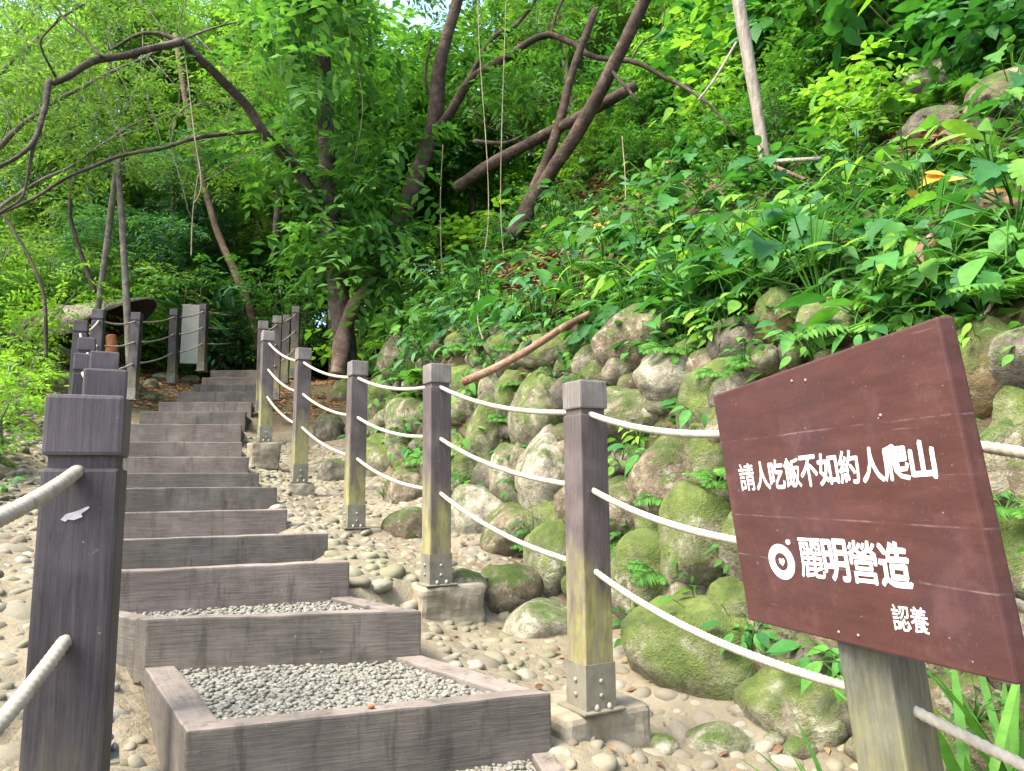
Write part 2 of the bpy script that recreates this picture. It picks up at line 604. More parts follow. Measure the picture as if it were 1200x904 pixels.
def sign_mat():
    m = NT('sign_paint')
    v = m.coords('Generated')
    sx = m.N('ShaderNodeSeparateXYZ'); m.L(v, sx.inputs[0])
    n1 = m.noise(3.0, m.coords('Generated', (1, 1.2, 5)), 7, 0.68, 0.3)
    n2 = m.noise(2.4, v, 6, 0.62)
    n5 = m.noise(70, v, 3, 0.7)
    c = m.ramp(n1, [(0.32, (.054, .022, .0175)), (0.52, (.071, .029, .0235)), (0.70, (.090, .038, .031))])
    c = m.mix(m.ramp(n2, [(0.46, 0.0), (0.62, 0.6)]), c, (.052, .024, .026))
    c = m.mix(m.ramp(m.noise(4.5, v, 7, 0.7), [(0.55, 0.0), (0.66, 0.30)]), c, (.145, .072, .062))
    c = m.mix(m.ramp(n5, [(0.62, 0.0), (0.72, 0.3)]), c, (.20, .11, .10))
    # board joints: three faint pale lines, broken here and there
    wob = m.math('MULTIPLY', m.math('SUBTRACT', m.noise(1.5, v, 3), 0.5), 0.02)
    zz = m.math('ADD', sx.outputs['Z'], wob)
    seam = None
    for z0 in (.735, .437, .275):
        d = m.math('ABSOLUTE', m.math('SUBTRACT', zz, z0))
        k = m.ramp(d, [(0.0008, 1.0), (0.0026, 0.0)])
        seam = k if seam is None else m.math('MAXIMUM', seam, k)
    seam = m.math('MULTIPLY', seam, m.ramp(m.noise(7, v, 4, 0.7), [(0.44, 0.02), (0.62, 0.28)]))
    c = m.mix(seam, c, (.42, .33, .31))
    # fine scratches running several ways
    for ang, sc, thr in ((0.75, 55, .70), (-0.5, 48, .72), (0.15, 70, .72)):
        mp = m.N('ShaderNodeMapping'); mp.inputs['Rotation'].default_value = (ang, 0.0, 0.0); mp.inputs['Scale'].default_value = (1, 1.6, sc)
        m.L(v, mp.inputs['Vector'])
        c = m.mix(m.ramp(m.noise(2.0, mp.outputs[0], 4, 0.6), [(thr, 0.0), (thr + .04, 0.28)]), c, (.34, .25, .24))
    vo = m.N('ShaderNodeTexVoronoi'); vo.inputs['Scale'].default_value = 17; m.L(v, vo.inputs['Vector'])
    c = m.mix(m.ramp(vo.outputs['Distance'], [(0.030, 0.6), (0.055, 0.0)]), c, (.42, .33, .31))
    m.col(c)
    m.L(m.ramp(n2, [(0.3, .42), (0.7, .62)]), m.b.inputs['Roughness'])
    m.b.inputs['Specular IOR Level'].default_value = 0.28
    m.bump(m.math('ADD', m.math('MULTIPLY', n1, .6), m.math('ADD', m.math('MULTIPLY', n5, 0.3), m.math('MULTIPLY', seam, -.8))), 0.35, 0.004)
    return m.m


M['sign'] = sign_mat()


def ground_mat():
    m = NT('ground')
    v = m.coords('Object')
    at = m.N('ShaderNodeAttribute', attribute_name='bed')
    n1 = m.noise(1.3, v, 7, 0.62)
    n2 = m.noise(16, v, 6, 0.68)
    soil = m.ramp(n1, [(0.3, (.035, .025, .016)), (0.52, (.07, .05, .031)), (0.72, (.125, .09, .058))])
    soil = m.mix(m.ramp(n2, [(0.4, 0.0), (0.62, 0.5)]), soil, (.16, .112, .07))
    soil = m.mix(m.ramp(m.noise(2.3, v, 5, 0.7), [(0.52, 0.0), (0.62, 0.7)]), soil, (.05, .085, .02))
    bed = m.ramp(n1, [(0.30, (.115, .100, .066)), (0.5, (.178, .159, .110)), (0.70, (.23, .21, .152))])
    bed = m.mix(m.ramp(n2, [(0.38, 0.55), (0.6, 0.0)]), bed, (.22, .18, .11))
    m.col(m.mix(at.outputs['Fac'], soil, bed)); m.rough(0.92, 0.15)
    vo = m.N('ShaderNodeTexVoronoi'); vo.inputs['Scale'].default_value = 11; m.L(v, vo.inputs['Vector'])
    m.bump(m.math('ADD', n2, m.math('MULTIPLY', vo.outputs['Distance'], -0.6)), 0.7, 0.03)
    return m.m


M['ground'] = ground_mat()

# ------------------------------------------------------------------ stairs layout (front edges)
# right end pixel + distance, plan angle of the front edge, width, category of timber
STEP = []


def edge_lr(l, r):                           # both ends given as points
    STEP.append((Vector(l), Vector(r)))


def edge_r(px, py, Y, ang, w):
    r = P(px, py, Y)
    a = R(ang)
    l = r - Vector((math.cos(a), math.sin(a), 0)) * w
    STEP.append((l, r))


def atz(px, py, z):
    d = ray(px, py)
    return d * (z / d.z)


edge_lr(atz(250, 1040, -.88), P(726, 934, 1.98).xyz)                  # lowest landing, mostly below the frame
STEP[0][1].z = -.885; STEP[0][0].z = -.885
edge_lr(atz(218, 857, -.70), atz(646, 812, -.70))
edge_lr(atz(172, 727, -.522), atz(494, 716, -.522))
edge_r(410, 658, 3.72, 20, 1.08)
edge_r(385, 625, 4.3, 22, 1.12)
edge_r(337, 597, 4.95, 22, 1.15)
edge_r(325, 571, 5.65, 21, 1.2)
edge_r(304, 554, 6.4, 20, 1.2)
edge_r(292, 536, 7.15, 18, 1.2)
edge_r(284, 518, 7.95, 15, 1.25)
edge_r(283, 498, 8.8, 12, 1.25)
edge_r(288, 483, 9.6, 8, 1.3)
edge_r(295, 471, 10.3, 5, 1.25)
edge_r(300, 459, 11.1, 3, 1.15)
edge_r(301, 450, 11.8, 2, 1.0)
edge_r(302, 442, 12.5, 0, .95)
edge_r(302, 434, 13.2, 0, .85)
for l, r in STEP:
    z = (l.z + r.z) / 2
    l.z = r.z = z

# ------------------------------------------------------------------ terrain
pc = [(l + r) / 2 for l, r in STEP]
pz = [p.z for p in pc]
path = [(pc[0].x + 1.3, pc[0].y - 2.6, -1.45), (pc[0].x, pc[0].y, -1.06)]
for i in range(1, len(pc)):
    path.append((pc[i].x, pc[i].y, pz[i - 1]))
path.append((pc[-1].x - .05, pc[-1].y + .8, pz[-1] - .01))
path.append((pc[-1].x - .2, pc[-1].y + 3.5, pz[-1] + .35))
path.append((pc[-1].x - 1.0, pc[-1].y + 10, pz[-1] + 1.6))
path.append((pc[-1].x - 3.0, pc[-1].y + 30, pz[-1] + 4.0))
PATH = np.array(path)
WALL = np.array([(3.6, -1.2), (2.5, .5), (1.75, 1.95), (1.06, 3.2), (.36, 4.46), (-.36, 5.8), (-1.08, 7.04), (-1.72, 8.4), (-2.1, 9.8), (-2.35, 11.5), (-2.6, 14), (-2.9, 20), (-4, 40)])


def near_poly(x, y, poly):
    """nearest point on a plan polyline: (segment index, fraction, distance, signed side [+ = right of travel])"""
    best = np.full(x.shape, 1e18); bi = np.zeros(x.shape, int); bf = np.zeros(x.shape); bs = np.zeros(x.shape)
    for i in range(len(poly) - 1):
        ax, ay = poly[i][0], poly[i][1]
        dx, dy = poly[i + 1][0] - ax, poly[i + 1][1] - ay
        L2 = dx * dx + dy * dy
        t = np.clip(((x - ax) * dx + (y - ay) * dy) / L2, 0, 1)
        qx, qy = x - ax - t * dx, y - ay - t * dy
        d2 = qx * qx + qy * qy
        m = d2 < best - 1e-12
        best = np.where(m, d2, best); bi = np.where(m, i, bi); bf = np.where(m, t, bf)
        bs = np.where(m, np.sign(dy * qx - dx * qy), bs)
    return bi, bf, np.sqrt(best), bs


def vnoise(x, y, seed=0):
    xi, yi = np.floor(x).astype(np.int64), np.floor(y).astype(np.int64)
    fx, fy = x - xi, y - yi
    fx = fx * fx * (3 - 2 * fx); fy = fy * fy * (3 - 2 * fy)

    def h(a, b):
        n = (a * 374761393 + b * 668265263 + seed * 1274126177) & 0x7fffffff
        n = ((n ^ (n >> 13)) * 1274126177) & 0x7fffffff
        return ((n ^ (n >> 16)) & 0xffff) / 65535.0
    return (h(xi, yi) * (1 - fx) + h(xi + 1, yi) * fx) * (1 - fy) + (h(xi, yi + 1) * (1 - fx) + h(xi + 1, yi + 1) * fx) * fy


def sstep(a, b, x):
    t = np.clip((x - a) / (b - a), 0, 1)
    return t * t * (3 - 2 * t)


def ramp_z(x, y):
    i, f, d, s = near_poly(x, y, PATH)
    return PATH[i, 2] * (1 - f) + PATH[np.minimum(i + 1, len(PATH) - 1), 2] * f, d * s


WZ = ramp_z(WALL[:, 0], WALL[:, 1])[0]
WZ[0] = -1.5; WZ[1] = -1.22


def terrain(x, y):
    x = np.atleast_1d(np.asarray(x, float)); y = np.atleast_1d(np.asarray(y, float))
    rz, d = ramp_z(x, y)
    i, f, wd, ws = near_poly(x, y, WALL)
    dw = wd * ws
    wz = WZ[i] * (1 - f) + WZ[np.minimum(i + 1, len(WALL) - 1)] * f
    # right bed, slightly falling away from the stairs
    z = rz - .10 * sstep(.55, 1.1, d)
    z = z + (wz - z) * sstep(-.45, .05, dw)
    up = np.clip(dw, 0, None)
    fade = 1 - .45 * sstep(9.5, 13, y)
    hill = 1.42 * fade * sstep(-.05, .72, up) + .80 * np.clip(up - .45, 0, 4.2) + .42 * np.clip(up - 4.65, 0, 12) + .12 * np.clip(up - 16.65, 0, 40)
    bump = (vnoise(x * .9, y * .9, 3) - .5) * .5 * sstep(.6, 2.2, up) + (vnoise(x * 2.7, y * 2.7, 4) - .5) * .16 * sstep(.2, .9, up)
    z = z + hill + bump
    # left bank
    z = z - .15 * sstep(.15, .45, -d) - .10 * (1 - sstep(.38, .60, np.abs(d)))
    dl = np.clip(-d - .82, 0, None)
    left = .22 * np.clip(dl, 0, .5) + .30 * np.clip(dl - .4, 0, 2.2) + .06 * np.clip(dl - 2.6, 0, 60)
    left = left + ((vnoise(x * 1.3 + 9, y * 1.3, 5) - .5) * .35) * sstep(.3, 1.6, dl)
    z = z + np.where(d < 0, left, 0)
    z = z + (vnoise(x * 5, y * 5, 7) - .5) * .035 * sstep(.55, .8, np.abs(d))
    return z


def tz(x, y):
    return float(terrain(x, y)[0])


def wall_d(x, y):
    i, f, wd, ws = near_poly(np.atleast_1d(float(x)), np.atleast_1d(float(y)), WALL)
    return float(wd[0] * ws[0])


def path_d(x, y):
    return float(ramp_z(np.atleast_1d(float(x)), np.atleast_1d(float(y)))[1][0])


TT = np.concatenate([np.linspace(.6, 12, 900), np.linspace(12.02, 45, 900)])


def hit(px, py):
    d = ray(px, py)
    z = terrain(TT * d.x, TT * d.y)
    below = np.nonzero(TT * d.z < z)[0]
    t = TT[below[0]] if len(below) else 45.0
    return Vector(d) * float(t)


xs = np.concatenate([np.arange(-60, -12, 1.6), np.arange(-12, -7.5, .3), np.arange(-7.5, 5.0, .085), np.arange(5.0, 10, .3), np.arange(10, 60, 1.6)])
ys = np.concatenate([np.arange(-8, -.5, .5), np.arange(-.5, 10.5, .085), np.arange(10.5, 18, .2), np.arange(18, 30, .6), np.arange(30, 90, 2.5)])
GX, GY = np.meshgrid(xs, ys)
GZ = terrain(GX.ravel(), GY.ravel()).reshape(GX.shape)
nx, ny = len(xs), len(ys)
gv = np.stack([GX.ravel(), GY.ravel(), GZ.ravel()], 1)
idx = np.arange(nx * ny).reshape(ny, nx)
gf = np.stack([idx[:-1, :-1].ravel(), idx[:-1, 1:].ravel(), idx[1:, 1:].ravel(), idx[1:, :-1].ravel()], 1)
gme = mesh_np(bpy.data.meshes.new('ground'), gv, gf.ravel().astype(np.int32), np.full(len(gf), 4, dtype=np.int32), M['ground'], True)
_, gd = ramp_z(gv[:, 0], gv[:, 1])
gi, gfr, gwd, gws = near_poly(gv[:, 0], gv[:, 1], WALL)
gdw = gwd * gws
bedv = sstep(.12, -.25, gdw) if False else 1 - sstep(-.25, .12, gdw)
bedv = bedv * np.where(gd < 0, 1 - .8 * sstep(.95, 1.7, -gd), 1.0) * (1 - sstep(8.5, 11.5, gv[:, 1]) * .8)
bedv = np.clip(bedv + (vnoise(gv[:, 0] * 4, gv[:, 1] * 4, 9) - .5) * .5 * (bedv > .02) * (bedv < .98), 0, 1)
a = gme.attributes.new('bed', 'FLOAT', 'POINT')
a.data.foreach_set('value', bedv.astype(np.float32))
tag(link_mesh('ground', gme), kind='structure')


# ------------------------------------------------------------------ pebbles (vectorised)
def pebble_mesh(name, C, S, mat, sub=1, seed=1, flat=.6, loc=None):
    """C centres (n,3), S sizes (n,)"""
    g = np.random.default_rng(seed)
    tv, tf = ICO[sub]
    n, k = len(C), len(tv)
    ang = g.uniform(0, 2 * np.pi, n)
    sx, sy, sz = S * g.uniform(.8, 1.3, n), S * g.uniform(.7, 1.0, n), S * g.uniform(.75, 1.1, n) * flat
    V = tv[None] * np.stack([sx, sy, sz], 1)[:, None]
    w = 1 + .16 * np.sin(tv[None, :, 0] * 3 + g.uniform(0, 6, (n, 1))) * np.cos(tv[None, :, 1] * 2.6 + g.uniform(0, 6, (n, 1)))
    V = V * w[..., None]
    tx = g.normal(0, .22, (n, 1))
    ca, sa = np.cos(ang)[:, None], np.sin(ang)[:, None]
    X = V[..., 0] * ca - V[..., 1] * sa
    Y = V[..., 0] * sa + V[..., 1] * ca
    Z = V[..., 2] + X * tx
    V = np.stack([X, Y, Z], -1) + C[:, None]
    Fc = (tf[None] + (np.arange(n) * k)[:, None, None]).reshape(-1)
    V = V.reshape(-1, 3)
    if loc is not None: V = V - np.asarray(loc)
    return mesh_np(bpy.data.meshes.new(name), V, Fc.astype(np.int32), np.full(n * len(tf), 3, dtype=np.int32), mat, True)


# ------------------------------------------------------------------ stair steps
ORD = ['lowest', 'second lowest', 'third', 'fourth', 'fifth', 'sixth', 'seventh', 'eighth', 'ninth', 'tenth', 'eleventh', 'twelfth', 'thirteenth', 'fourteenth', 'fifteenth', 'sixteenth', 'seventeenth']
STEP_LABEL = {
    0: 'lowest gravel landing cut off by the bottom edge of the photo',
    1: 'wide gravel landing in a timber frame beside the nearest right-hand post footing',
    2: 'upper gravel landing in a weathered timber frame, below the plain steps',
    len(STEP) - 1: 'topmost narrow timber step beside the fallen orange leaves',
}
for i in range(len(STEP)):
    l, r = STEP[i]
    z = l.z
    if i + 1 < len(STEP):
        bl, br = STEP[i + 1]
        # rear corners: where the next riser stands, kept to this step's own width
        e = (br - bl).normalized()
        mid = (bl + br) / 2
        w = (r - l).length
        bl2, br2 = mid - e * max(w, (br - bl).length) / 2, mid + e * max(w, (br - bl).length) / 2
        if i in (1,):
            bl2, br2 = Vector(bl), Vector(br)
    else:
        bl2, br2 = l + Vector((0, .8, 0)), r + Vector((0, .8, 0))
    l2, r2 = Vector((l.x, l.y, 0)), Vector((r.x, r.y, 0))
    b2l, b2r = Vector((bl2.x, bl2.y, 0)), Vector((br2.x, br2.y, 0))
    ctr = (l2 + r2) / 2; ctr.z = z - .18
    root = empty('stair_step', ctr)
    tag(root, STEP_LABEL.get(i, f'plain brown timber step, {ORD[i - 3] if i > 4 else ("first" if i == 3 else "second")} above the two gravel landings'), 'step', 'timber steps of the stairway')
    fw = .085 if i in (1, 2) else .10
    sw = .11 if i in (1, 2) else .075
    d1, d2 = (b2l - l2), (b2r - r2)
    ed = (r2 - l2).normalized()
    n1 = d1.normalized(); n2 = d2.normalized()
    zb = z - .26
    jit = rnd.uniform(-.004, .004)

    def local_beam(name, poly, z0, z1, mat, axis, bev=.006):
        """prism built in a frame whose X runs along the beam, so that the grain follows it"""
        c = sum((Vector(p) for p in poly), Vector()) / len(poly)
        ang = math.atan2(axis.y, axis.x)
        mb = MB()
        ca, sa = math.cos(-ang), math.sin(-ang)
        pl = [((p.x - c.x) * ca - (p.y - c.y) * sa, (p.x - c.x) * sa + (p.y - c.y) * ca) for p in poly]
        bb = bmesh.new()
        n_ = len(pl)
        va = [bb.verts.new((p_[0], p_[1], z0)) for p_ in pl]; vb = [bb.verts.new((p_[0], p_[1], z1)) for p_ in pl]
        bb.faces.new(va[::-1]); bb.faces.new(vb)
        for i_ in range(n_):
            j_ = (i_ + 1) % n_
            bb.faces.new((va[i_], va[j_], vb[j_], vb[i_]))
        bmesh.ops.recalc_face_normals(bb, faces=bb.faces)
        bmesh.ops.bevel(bb, geom=list(bb.edges), offset=.008, segments=2, profile=.6, affect='EDGES', clamp_overlap=True)
        bmesh.ops.subdivide_edges(bb, edges=[e for e in bb.edges if e.calc_length() > .3], cuts=18, use_grid_fill=True)
        for v_ in bb.verts:
            q_ = v_.co * 5 + Vector((i * 7.3, len(name), axis.x * 9))
            v_.co.z += (mnoise.noise(q_) * .004 + mnoise.noise(q_ * 4) * .0018) if v_.co.z > z1 - .03 else 0
            v_.co.y += mnoise.noise(q_ * 1.7 + Vector((3, 0, 0))) * .0022
        mb.bm(bb)
        o = mb.build(name, mat)
        o.parent = root
        o.location = (c.x - ctr.x, c.y - ctr.y, -ctr.z)
        o.rotation_euler = (0, 0, ang)
        return o
    wood = M['beam'] if (i in (0, 1, 2) or rnd.random() < .35) else M['beam_red']
    # front beam
    fb = local_beam('front_beam', [l2, r2, r2 + n2 * fw, l2 + n1 * fw], zb, z + jit, wood, ed)
    # side beams butt against the front beam and stop short of the next riser
    gap = .003
    endl, endr = b2l - n1 * .004, b2r - n2 * .004
    lb = local_beam('side_beam', [l2 + n1 * (fw + gap), l2 + n1 * (fw + gap) + ed * sw, endl + ed * sw, endl], zb, z - (.003 if i < 3 else .05), M['beam'], d1)
    rb = local_beam('side_beam', [r2 + n2 * (fw + gap) - ed * sw, r2 + n2 * (fw + gap), endr, endr - ed * sw], zb, z - (.003 if i < 3 else .05), M['beam'] if i != 1 else M['beam_red'], d2)
    # gravel infill
    q = [l2 + n1 * (fw + gap) + ed * (sw + gap), r2 + n2 * (fw + gap) - ed * (sw + gap), endr - ed * (sw + gap), endl + ed * (sw + gap)]
    mb = MB(); mb.prism(q, zb, z - (.026 if i < 3 else .058))
    bed = mb.build('gravel_bed' if i < 3 else 'earth_fill', M['gravel_bed'] if i < 3 else M['earth_fill'], root)
    if i < 3:
        size = .0135 if i < 3 else .016
        zf = z - .026
        area = ((q[1] - q[0]).length + (q[2] - q[3]).length) / 2 * ((q[3] - q[0]).length + (q[2] - q[1]).length) / 2
        n = int(area / (size * size * 2.3))
        g = np.random.default_rng(40 + i)
        u, v = g.uniform(0, 1, n), g.uniform(0, 1, n)
        Q = [np.array(p[:]) for p in q]
        C = (Q[0][None] * ((1 - u) * (1 - v))[:, None] + Q[1][None] * (u * (1 - v))[:, None] + Q[2][None] * (u * v)[:, None] + Q[3][None] * ((1 - u) * v)[:, None])
        C[:, 2] = zf + g.uniform(-.002, .007, n)
        me = pebble_mesh('gravel', C, size * g.uniform(.65, 1.15, n), M['gravel'], 1, 3 + i, .6, tuple(ctr))
        o = link_mesh('gravel', me, root)
        tag(o, kind='stuff')

# ------------------------------------------------------------------ rope posts
PW, PH = .122, 1.2
post_proto = {}


def make_post(key, shaft_mat, cap_mat, bolts=True):
    root = empty('rope_post')
    mb = MB(); mb.box((0, 0, .535), (PW, PW, 1.07), .006)
    mb.box((0, 0, 1.078), (PW * .86, PW * .86, .03), .0)
    mb.build('shaft', shaft_mat, root)
    mb = MB(); mb.box((0, 0, 1.146), (PW * 1.02, PW * 1.02, .108), .007)
    mb.build('cap', cap_mat, root)
    mb = MB()
    t = .004
    for sx, sy, wx, wy in ((0, -1, PW + 2 * t, t), (0, 1, PW + 2 * t, t), (-1, 0, t, PW), (1, 0, t, PW)):
        mb.box((sx * (PW / 2 + t / 2), sy * (PW / 2 + t / 2), .083), (wx, wy, .162), 0)
    mb.box((0, 0, .004), (PW + .06, PW + .06, .008), .002)
    br = mb.build('base_bracket', M['bracket'], root)
    if bolts:
        for fx, fy in ((0, -1), (1, 0), (-1, 0)):
            for zz in (.055, .105):
                bt = MB()
                c = Vector((fx * (PW / 2 + t), fy * (PW / 2 + t), zz))
                nrm = Vector((fx, fy, 0))
                bt.tube([c - nrm * .002, c + nrm * .005, c + nrm * .008], [.009, .009, .005], 8)
                bt.build('bolt', M['steel'], br)
        for sx, sy in ((.35, -1), (-.35, -1), (1, .3)):
            bt = MB()
            c = Vector((sx * (PW / 2 + .016), sy * (PW / 2 + .016), .008))
            bt.tube([c, c + Vector((0, 0, .012)), c + Vector((0, 0, .022))], [.010, .010, .005], 8)
            bt.build('bolt', M['steel'], br)
    return root


RP = [(684, 448, 2.85), (512, 428, 4.12), (418, 424, 5.36), (354.5, 409, 6.6), (314.5, 389, 7.9), (309, 377, 9.4), (325, 371, 10.3), (347, 360, 12.0), (336, 370, 12.6)]
LP = [(107, 467, 1.36), (129, 436, 2.4), (121, 414, 3.6), (98, 416, 4.8), (104, 397, 6.0), (95, 377, 7.2), (117, 364, 8.4), (160, 367, 9.9), (206, 363, 11.6), (240, 357, 12.8), (283, 362, 15.5)]
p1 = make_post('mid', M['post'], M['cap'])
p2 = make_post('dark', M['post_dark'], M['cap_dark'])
RLAB = ['nearest right-hand rope post, purple shaft turning yellow-green low down, beside the sign',
        'grey and yellow stained rope post, second along the right after the one beside the sign',
        'third rope post along the right railing, reddish shaft on a concrete block',
        'slim weathered rope post standing on the ground, fourth along the right railing',
        'fifth rope post along the right railing, overlapping a farther post just behind it',
        'dark rope post peeping out from behind the fifth right-hand post',
        'seventh right-hand rope post, its lower bolts showing by the stair edge',
        'tall far rope post below the leaning root at the right stair top',
        'farthest right-hand rope post, half hidden behind others at the stair top']
LLAB = ['large dark rope post in the left foreground with a white paint scrape',
        'purple capped rope post directly behind the large left foreground post',
        'third left-hand rope post showing only a purple cap above the nearer caps',
        'left-hand rope post mostly hidden, its cap edge left of the purple caps',
        'left-hand rope post whose wide cap lies between the purple and the far caps',
        'dark rope post at the outer left of the stacked far caps',
        'dark rope post in front of the hollow shell, rope tied at its cap',
        'full height dark rope post on the left edge of the upper steps',
        'dark rope post on the left just before the pale grey panel',
        'dark rope post right beside the pale grey panel',
        'farthest rope post, standing alone behind the stair top']


def copy_post(src, loc, rz, lab, grp):
    c = copy_tree(src)
    c.location = loc
    c.rotation_euler = (rnd.uniform(-.009, .009), rnd.uniform(-.009, .009), rz) if loc.length > 2.6 else (0, 0, rz)
    tag(c, lab, 'post', grp)
    return c


def seg_yaw(pts, i):
    a = pts[max(0, i - 1)]; b = pts[min(len(pts) - 1, i + 1)]
    return math.atan2(b.y - a.y, b.x - a.x) - math.pi / 2


RPT = [P(*t) for t in RP]
LPT = [P(*t) for t in LP]
RB = [p - Vector((0, 0, PH)) for p in RPT]
LB = [p - Vector((0, 0, PH)) for p in LPT]
RYAW = [R(29)] * 5 + [R(20), R(12), R(5), R(5)]
LYAW = [R(21.5), R(28), R(29), R(28), R(26), R(22), R(16), R(8), R(3), R(0), R(0)]
RPOSTS = [copy_post(p1, RB[i], RYAW[i], RLAB[i], 'rope posts along the right of the stairs') for i in range(len(RB))]
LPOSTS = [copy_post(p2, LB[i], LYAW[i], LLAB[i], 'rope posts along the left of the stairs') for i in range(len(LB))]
for src in (p1, p2):
    for ch in children(src):
        for g in children(ch):
            bpy.data.objects.remove(g)
        bpy.data.objects.remove(ch)
    bpy.data.objects.remove(src)
# white scrape on the large left post
mb = MB()
pl = [(-.030, .0), (-.022, .010), (.004, .018), (.030, .030), (.034, .026), (.014, .010), (.018, .002), (-.002, -.006), (-.016, -.004), (-.022, -.010), (-.034, -.004)]
n = len(pl)
V = [(x, -.0006, z) for x, z in pl] + [(x, .0006, z) for x, z in pl]
mb.add(V, [tuple(range(n)), tuple(range(n, 2 * n))[::-1]] + [(i, (i + 1) % n, n + (i + 1) % n, n + i) for i in range(n)], False)
o = mb.build('paint_scrape', M['paper'])
o.parent = LPOSTS[0]; o.location = (-.004, -PW / 2 - .0008, .985); o.scale = (.64, 1, .64)
o['label'] = 'torn white paint scrape'

# concrete footings under the right posts
foot_spec = [(0, .40, .36, .19, (.035, .10)), (1, .38, .30, .17, (.07, .06)), (2, .33, .28, .15, (.03, .05)), (4, .30, .28, .17, (.0, .03)), (3, .24, .22, .12, (0, .02))]
FOOT_LAB = {0: 'rough concrete block under the nearest right-hand post', 1: 'rough concrete block under the yellow stained second right-hand post', 2: 'concrete block under the third right-hand post', 4: 'brown concrete block under the fifth right-hand post at the stair edge', 3: 'small concrete block under the fourth right-hand post'}
for i, w, d, h, off in foot_spec:
    b = bmesh.new()
    bmesh.ops.create_cube(b, size=2.0)
    bmesh.ops.subdivide_edges(b, edges=b.edges[:], cuts=13, use_grid_fill=True)
    for v in b.verts:
        q = v.co.copy()
        nn = (abs(q.x) ** 14 + abs(q.y) ** 14 + abs(q.z) ** 14) ** (1 / 14)
        q = q / nn
        q = Vector((q.x * w / 2, q.y * d / 2, q.z * (h + .12) / 2))
        k_ = mnoise.noise(q * 6 + Vector((i * 5, 0, 0))) * .016 + mnoise.noise(q * 21) * .007
        top_ = q.z > (h + .12) / 2 * .96
        v.co = q + Vector((q.x / w, q.y / d, 0)) * 2 * k_ - (Vector((0, 0, max(0, -k_) * .25)) if top_ else Vector())
    mb = MB(); mb.bm(b)
    yaw = RYAW[i]
    c = RB[i] + Vector((off[0] * math.cos(yaw) - off[1] * math.sin(yaw), off[0] * math.sin(yaw) + off[1] * math.cos(yaw), -(h + .12) / 2))
    o = mb.build('post_footing', M['concrete'])
    o.location = c; o.rotation_euler = (0, 0, yaw)
    tag(o, FOOT_LAB[i], 'footing', 'concrete footings of the right-hand posts')

# ------------------------------------------------------------------ the sign
SIGN_Y0, SIGN_Y1 = 1.97, 1.2
cTL, cTR, cBR, cBL = P(835, 464, SIGN_Y0), P(1098, 371, SIGN_Y1), P(1192, 804, SIGN_Y1), P(877, 727, SIGN_Y0)
sc_ = (cTL + cTR + cBR + cBL) / 4
sr = ((cTR - cTL) + (cBR - cBL)).normalized()
su = ((cTL - cBL) + (cTR - cBR))
su = (su - sr * su.dot(sr)).normalized()
sn = sr.cross(su).normalized()               # r x u
if sn.dot(-sc_) < 0: sn = -sn                # outward, towards the path


def sign_uv(px, py):
    d = ray(px, py)
    t = sc_.dot(sn) / d.dot(sn)
    p = d * t - sc_
    return p.dot(sr), p.dot(su)


quad = [sign_uv(*c) for c in ((877, 727), (1192, 804), (1098, 371), (835, 464))]
TH = .034
post0_c = P(1043, 830, 1.63)
lean = (cTL - cBL).normalized()
post_ax = Vector((lean.x * .9, 0, lean.z)).normalized()
base0 = post0_c + post_ax * ((-.93 - post0_c.z) / post_ax.z)
sroot = empty('wooden_sign', base0)
tag(sroot, 'brown painted wooden board with white lettering on a thick leaning post', 'sign')
SM = Matrix((sr, sn, su)).transposed()       # local (along, outward, up) -> world
if SM.determinant() < 0:
    pass
b = bmesh.new()
fr = [b.verts.new(sc_ + sr * u + su * v) for u, v in quad]
bk = [b.verts.new(sc_ + sr * u + su * v - sn * TH) for u, v in quad]
b.faces.new(fr); b.faces.new(bk[::-1])
for i in range(4):
    j = (i + 1) % 4
    b.faces.new((fr[i], bk[i], bk[j], fr[j]))
mb = MB(); mb.bm(b, .005)
board = mb.build('board', M['sign'], sroot)


def place_flat(verts2, faces, depth, name, mat, parent):
    """flat lettering: 2-D vertices in board coordinates, standing `depth` proud of the paint"""
    n = len(verts2)
    V = [sc_ + sr * x + su * y + sn * .0002 for x, y in verts2] + [sc_ + sr * x + su * y + sn * depth for x, y in verts2]
    V = [v[:] for v in V]
    edge = {}
    for f in faces:
        for a_, b_ in zip(f, f[1:] + f[:1]):
            edge[(a_, b_)] = 1
    Fc = [tuple(i + n for i in f) for f in faces]
    Fc += [(a_, b_, b_ + n, a_ + n) for (a_, b_) in edge if (b_, a_) not in edge]
    mb = MB(); mb.add(V, Fc, False)
    return mb.build(name, mat, parent)


def text_mesh(s, bold):
    cu = bpy.data.curves.new('text_tmp', 'FONT')
    cu.body = s
    cu.size = 1.0
    cu.offset = bold
    cu.resolution_u = 4
    ob = bpy.data.objects.new('text_tmp', cu)
    COL.objects.link(ob)
    dg = bpy.context.evaluated_depsgraph_get()
    me = bpy.data.meshes.new_from_object(ob.evaluated_get(dg))
    V = [(v.co.x, v.co.y) for v in me.vertices]
    Fc = [list(p.vertices) for p in me.polygons]
    bpy.data.objects.remove(ob); bpy.data.curves.remove(cu); bpy.data.meshes.remove(me)
    return V, Fc


